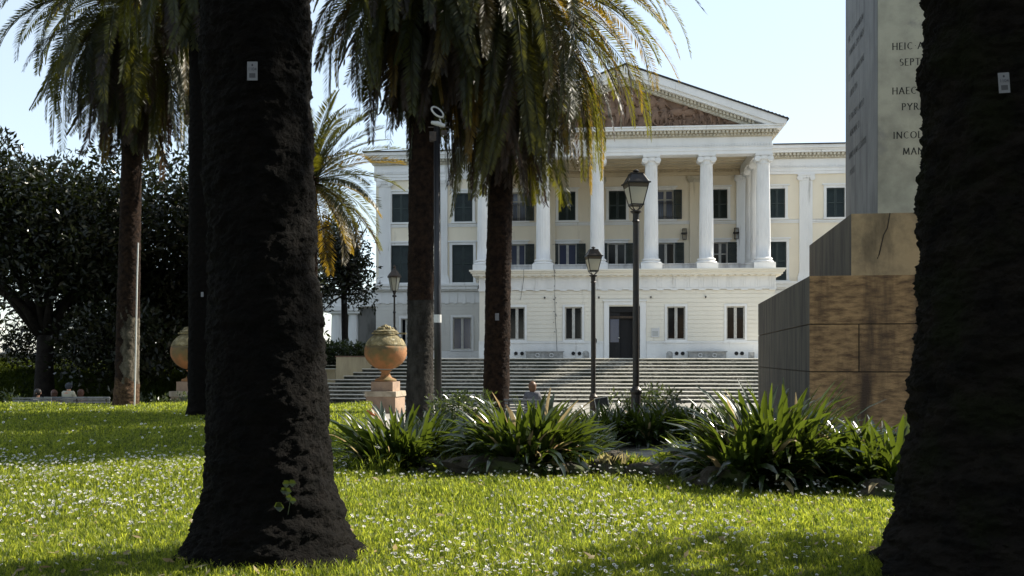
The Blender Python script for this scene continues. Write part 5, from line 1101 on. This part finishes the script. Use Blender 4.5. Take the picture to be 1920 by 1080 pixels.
b = MB(); b.box(-.22, -.03, -.09, .09, zt-g0-.40, zt-g0-.14); b.box(-.26, .30, -.015, .015, zt-g0-.02, zt-g0+.01); b.box(.10, .26, -.05, .05, zt-g0-.22, zt-g0-.1); b.build('junction_box', M['ironbrown'], t)
# utility box behind the pole foot
b = MB(); b.lathe([(.16, 0), (.19, .1), (.18, .8), (.13, .95), (.03, 1.0)], (PX(830, 28.3), 28.3, -.6), 12); o = b.build('black_bollard', M['pole']); tag(o, 'squat black bollard hidden behind the black pole foot', 'bollard')
# thin leaning pole at near trunk edge
dq = 22; b = MB(); b.tube([P(608, 752, dq), P(604.5, 700, dq), P(600, 650, dq), P(596, 600, dq), P(594, 573, dq)], [.035, .03, .028, .026, .024], 8)
t = thing('leaning_pole', 'thin pale pole leaning beside the left foreground trunk', 'pole', (0, 0, 0)); b.build('pole_shaft', M['tan'], t); b = MB(); b.tube([P(585.5, 569, dq), P(594, 573, dq)], .035, 8); b.build('pole_head', M['steel'], t)
b = MB(); b.tube([(PX(608.5, dq), dq, -.05), P(608, 752, dq)], .035, 8); b.build('pole_foot', M['tan'], t)
# pipe beside palm with bare trunk
dq = 32.6; b = MB(); b.tube([(PX(252, dq), dq, Z(PX(252, dq), dq)), P(253.5, 700, dq), P(255.5, 600, dq), P(257, 520, dq), P(259, 455, dq)], .025, 8); o = b.build('white_pipe', M['steel']); tag(o, 'thin white pipe standing against the bare palm trunk', 'pipe')
# floodlight by the second lamp
df_ = 27; t = thing('ground_floodlight', 'black rectangular floodlight on a stand right of the smaller lamp', 'floodlight', (PX(1128, df_), df_, -.58)); zf_ = PZ(755, df_)+.58
b = MB(); b.box(-.17, .17, -.06, .06, -.13, .13); b.v = [tuple(Vector((0, 0, zf_))+Matrix.Rotation(R(-10), 3, 'Y') @ Vector(v)) for v in b.v]; b.build('lamp_housing', M['pole'], t)
b = MB(); frame_ring(b, -.19, .19, -.15, .15, -.08, -.062, .018); b.v = [tuple(Vector((0, 0, zf_))+Matrix.Rotation(R(-10), 3, 'Y') @ Vector(v)) for v in b.v]; b.build('metal_rim', M['winframe'], t)
b = MB(); b.tube([(.02, 0, zf_-.12), (.05, 0, 0)], .02, 6); b.build('stand', M['pole'], t)

# ------------------------------------------------------------------ benches
def bench(label, x, y, gz, W_, rz, hb=.85):
    t = thing('park_bench', label, 'bench', (x, y, gz), rz, 'slatted park benches'); b = MB()
    for i in range(5): zz = .46+i*.085; b.box(-W_/2, W_/2, -.30-.02*i, -.275-.02*i, zz, zz+.055)
    b.box(-W_/2-.03, W_/2+.03, -.42, -.36, hb, hb+.035); b.build('backrest', M['bench'], t)
    b = MB()
    for i in range(5): b.box(-W_/2, W_/2, -.2+i*.1, -.13+i*.1, .42, .445)
    b.build('seat', M['bench'], t)
    for sx in (-W_/2+.12, 0, W_/2-.12):
        b = MB(); b.tube([(sx, .22, -.05), (sx, .22, .41), (sx, -.24, .41), (sx, -.39, hb)], .022, 6); b.tube([(sx, -.24, .40), (sx, -.30, -.05)], .022, 6); b.build('leg', M['benchiron'], t)
    return t
gb = Z(PX(152, 36), 36)
bench('long slatted bench seen from behind near the pale palm', PX(152, 36), 36, gb, 2.35, 0, hb=PZ(745, 36)-gb-.03)
bench('short bench at far left mostly hidden by the lawn', PX(66, 35.4), 35.4, gb, 1.3, R(8), hb=.68)
gb2 = Z(PX(990, 29.5), 29.5); bench('slatted bench in front of the stairs seen from behind', PX(990, 29.5), 29.5, gb2, 1.35, R(-2), hb=PZ(747.5, 29.5)-gb2-.03)

# ------------------------------------------------------------------ people
def skin(name, verts, edges, rads, m, parent, sub=1, root=0):
    me = bpy.data.meshes.new(name); me.from_pydata([tuple(v) for v in verts], edges, []); me.materials.append(m)
    o = link(name, me, parent); md = o.modifiers.new('skin', 'SKIN'); md.use_smooth_shade = True
    sv = me.skin_vertices[0].data
    for i, r_ in enumerate(rads): sv[i].radius = (r_, r_) if not isinstance(r_, tuple) else r_; sv[i].use_root = (i == root)
    s2 = o.modifiers.new('sub', 'SUBSURF'); s2.levels = sub; s2.render_levels = sub; return o
def seated(label, loc, rz, coat, trou, hairm, hat=None, lean=0., headturn=0., knees=1.0):
    """sits at origin facing +Y (hips at z .48)"""
    t = thing('person', label, 'person', loc, rz); L = lean
    J = {'pel': (0, .0, .50), 'wst': (0, -.02+L*.1, .68), 'chs': (0, -.04+L*.3, .90), 'nck': (0, -.02+L*.45, 1.04), 'hd0': (0, 0+L*.52, 1.12), 'hd1': (0, .015+L*.56, 1.20), 'hd2': (0, .0+L*.58, 1.28),
         'shl': (-.18, -.03+L*.34, .98), 'ell': (-.24, .06+L*.3, .72), 'wrl': (-.14, .28+L*.2, .66), 'hal': (-.10, .35+L*.2, .65), 'shr': (.18, -.03+L*.34, .98), 'elr': (.24, .06+L*.3, .72), 'wrr': (.14, .28+L*.2, .66), 'har': (.10, .35+L*.2, .65),
         'hpl': (-.10, .04, .49), 'knl': (-.13, .46, .50*knees+.02), 'anl': (-.12, .50, .10), 'tol': (-.12, .66, .04), 'hpr': (.10, .04, .49), 'knr': (.13, .46, .50*knees+.02), 'anr': (.12, .50, .10), 'tor': (.12, .66, .04)}
    ks = list(J); ix = {k: i for i, k in enumerate(ks)}
    E = [('pel', 'wst'), ('wst', 'chs'), ('chs', 'nck'), ('nck', 'hd0'), ('hd0', 'hd1'), ('hd1', 'hd2'), ('chs', 'shl'), ('shl', 'ell'), ('ell', 'wrl'), ('wrl', 'hal'), ('chs', 'shr'), ('shr', 'elr'), ('elr', 'wrr'), ('wrr', 'har'), ('pel', 'hpl'), ('hpl', 'knl'), ('knl', 'anl'), ('anl', 'tol'), ('pel', 'hpr'), ('hpr', 'knr'), ('knr', 'anr'), ('anr', 'tor')]
    rd = {'pel': .13, 'wst': .12, 'chs': .13, 'nck': .055, 'hd0': .07, 'hd1': .098, 'hd2': .075, 'shl': .065, 'ell': .042, 'wrl': .028, 'hal': .034, 'hpl': .09, 'knl': .062, 'anl': .04, 'tol': .035}
    for k in list(rd):
        if k.endswith('l') and k[:-1]+'r' in J: rd[k[:-1]+'r'] = rd[k]
    skin('body', [J[k] for k in ks], [(ix[a], ix[b_]) for a, b_ in E], [rd[k] for k in ks], M['skin'], t)
    tk = ['pel', 'wst', 'chs', 'nck', 'shl', 'ell', 'wrl', 'shr', 'elr', 'wrr']; i2 = {k: i for i, k in enumerate(tk)}
    E2 = [e_ for e_ in E if e_[0] in i2 and e_[1] in i2]; skin('jacket', [J[k] for k in tk], [(i2[a], i2[b_]) for a, b_ in E2], [rd[k]+(.028 if k != 'nck' else .02) for k in tk], M[coat], t)
    tk = ['pel', 'hpl', 'knl', 'anl', 'hpr', 'knr', 'anr']; i2 = {k: i for i, k in enumerate(tk)}; E2 = [e_ for e_ in E if e_[0] in i2 and e_[1] in i2]; skin('trousers', [J[k] for k in tk], [(i2[a], i2[b_]) for a, b_ in E2], [rd[k]+.018 for k in tk], M[trou], t)
    b = MB(); 
    for sx in (-1, 1): b.ell((sx*.12, .60, .05), (.05, .13, .05))
    b.build('shoes', M['coatd'], t, smooth=True)
    hx, hy, hz = J['hd1']; rot = Matrix.Rotation(headturn, 3, 'Z')
    b = MB(); b.ell((hx, hy-.022, hz+.025), (.122, .130, .132), 14, 9); 
    if hat is None: b.ell((hx, hy-.06, hz-.04), (.112, .085, .14), 12, 8)
    hr = b.build('hair' if hat is None else 'beanie', M[hairm if hat is None else hat], t, smooth=True)
    f = MB(); 
    for sx in (-1, 1):
        p_ = rot @ Vector((sx*.033, .100, .0)); f.ell((hx+p_.x, hy+p_.y, hz+p_.z), (.012, .008, .008), 8, 5, m=1)
        q = rot @ Vector((sx*.098, .0, -.01)); f.ell((hx+q.x, hy+q.y, hz+q.z), (.014, .022, .032), 8, 5, m=0)
    p_ = rot @ Vector((0, .108, -.025)); f.ell((hx+p_.x, hy+p_.y, hz+p_.z), (.014, .018, .025), 8, 5, m=0); p_ = rot @ Vector((0, .096, -.062)); f.ell((hx+p_.x, hy+p_.y, hz+p_.z), (.024, .008, .006), 8, 5, m=2)
    f.build('face', [M['skin'], M['hairdk'], M['coatr']], t, smooth=True); return t
seated('person in a cream fleece and dark beanie slumped on the long bench', (PX(128, 36), 36.05, gb+.0), R(-8), 'coatw', 'jeansd', 'hairdk', hat='beanie', lean=-.02)
seated('red haired person low on the left end of the long bench', (PX(98, 36), 36.1, gb-.26), R(15), 'coatr', 'jeansd', 'hair', lean=.25)
seated('red haired person sitting right of the cream fleece', (PX(147.5, 36), 36.1, gb-.24), R(10), 'coatr', 'jeansd', 'hair', lean=.25)
seated('person in dark jacket with grey trousers facing right at far left', (PX(69, 35.6), 35.6, gb-.20), R(-115), 'scarf', 'jeans', 'hairdk', lean=.1, headturn=R(10), knees=1.25)
seated('person with light brown hair on the bench before the stairs', (PX(998, 29.5), 29.55, gb2+.02), R(6), 'scarf', 'jeansd', 'hairl', lean=-.05)

# ------------------------------------------------------------------ troughs and fragments on the terrace
def on_terr(px, Y): return WL(BX(px, Y), Y, 0)
def trough(label, pa, pb_):
    xa_, xb2 = BX(pa, -.6), BX(pb_, -.6); p = WL((xa_+xb2)/2, -.55, 0); t = thing('stone_trough', label, 'trough', p, -TH, 'stone troughs against the villa'); w_ = (xb2-xa_)/2
    b = MB(); b.box(-w_+.06, w_-.06, -.25, .25, 0, .33); b.build('basin', M['stone'], t); b = MB(); b.box(-w_, w_, -.3, .3, .332, .40); b.build('rim', M['stone'], t)
    for sx in (-.36, .36):
        b = MB(); b.tube([(sx*w_+.10*math.cos(a), -.28, .17+.10*math.sin(a)) for a in np.linspace(0, 2*math.pi, 18)], .025, 6); b.build('ring', M['plaque'], t)
trough('long stone trough left of the villa door', 985, 1057.5); trough('long stone trough right of the villa door', 1288.5, 1363)
for px_, lab, w_, h_, pt in ((1098.5, 'rounded grey stone stele just left of the door', .19, .42, True), (1255.5, 'pointed carved stone stele right of the door', .17, .40, True), (1409, 'square carved stone fragment by the monument edge', .15, .34, False)):
    b = MB(); poly = [(-w_, 0), (w_, 0), (w_, h_*.7), (w_*.7, h_*.9), (0, h_), (-w_*.7, h_*.9), (-w_, h_*.7)] if pt else [(-w_, 0), (w_, 0), (w_, h_), (-w_, h_)]
    b.prism_xz(poly, -.08, .08); b.ell((0, -.08, h_*.45), (w_*.5, .03, h_*.3)); o = b.build('stone_stele', M['stone'], loc=on_terr(px_, -.5), rotz=-TH); tag(o, lab, 'stone fragment')
b = MB(); b.tube([(0, 0, 0), (0, 0, .85)], .03, 8); b.lathe([(.05, .85), (.08, .9), (.08, 1.05), (.03, 1.12)], (0, 0, 0), 10); o = b.build('black_stanchion', M['iron'], loc=on_terr(1116.5, -.9)); tag(o, 'slim black stanchion left of the villa door', 'stanchion')
# far walls on the left
b = MB(); xa_, xb2 = PX(-160, 53), PX(215, 53); b.box(xa_, xb2, 53, 53.3, .3, PZ(663.5, 53)); b.box(xa_-.05, xb2+.05, 52.95, 53.35, PZ(663.5, 53)+.002, PZ(663.5, 53)+.07); o = b.build('boundary_wall', M['concrete']); tag(o, 'low grey concrete wall behind the left trees', 'wall')
b = MB(); rr_ = random.Random(4)
for i in range(26): x = PX(rr_.uniform(-20, 130), 51); b.ell((x, 51+rr_.uniform(-.4, .4), 1.82), (rr_.uniform(.12, .3), .2, rr_.uniform(.08, .16)), 7, 5)
o = b.build('rubble_stones', M['stone']); tag(o, 'pale rubble lying at the foot of the far left wall', 'rubble', kind='stuff')
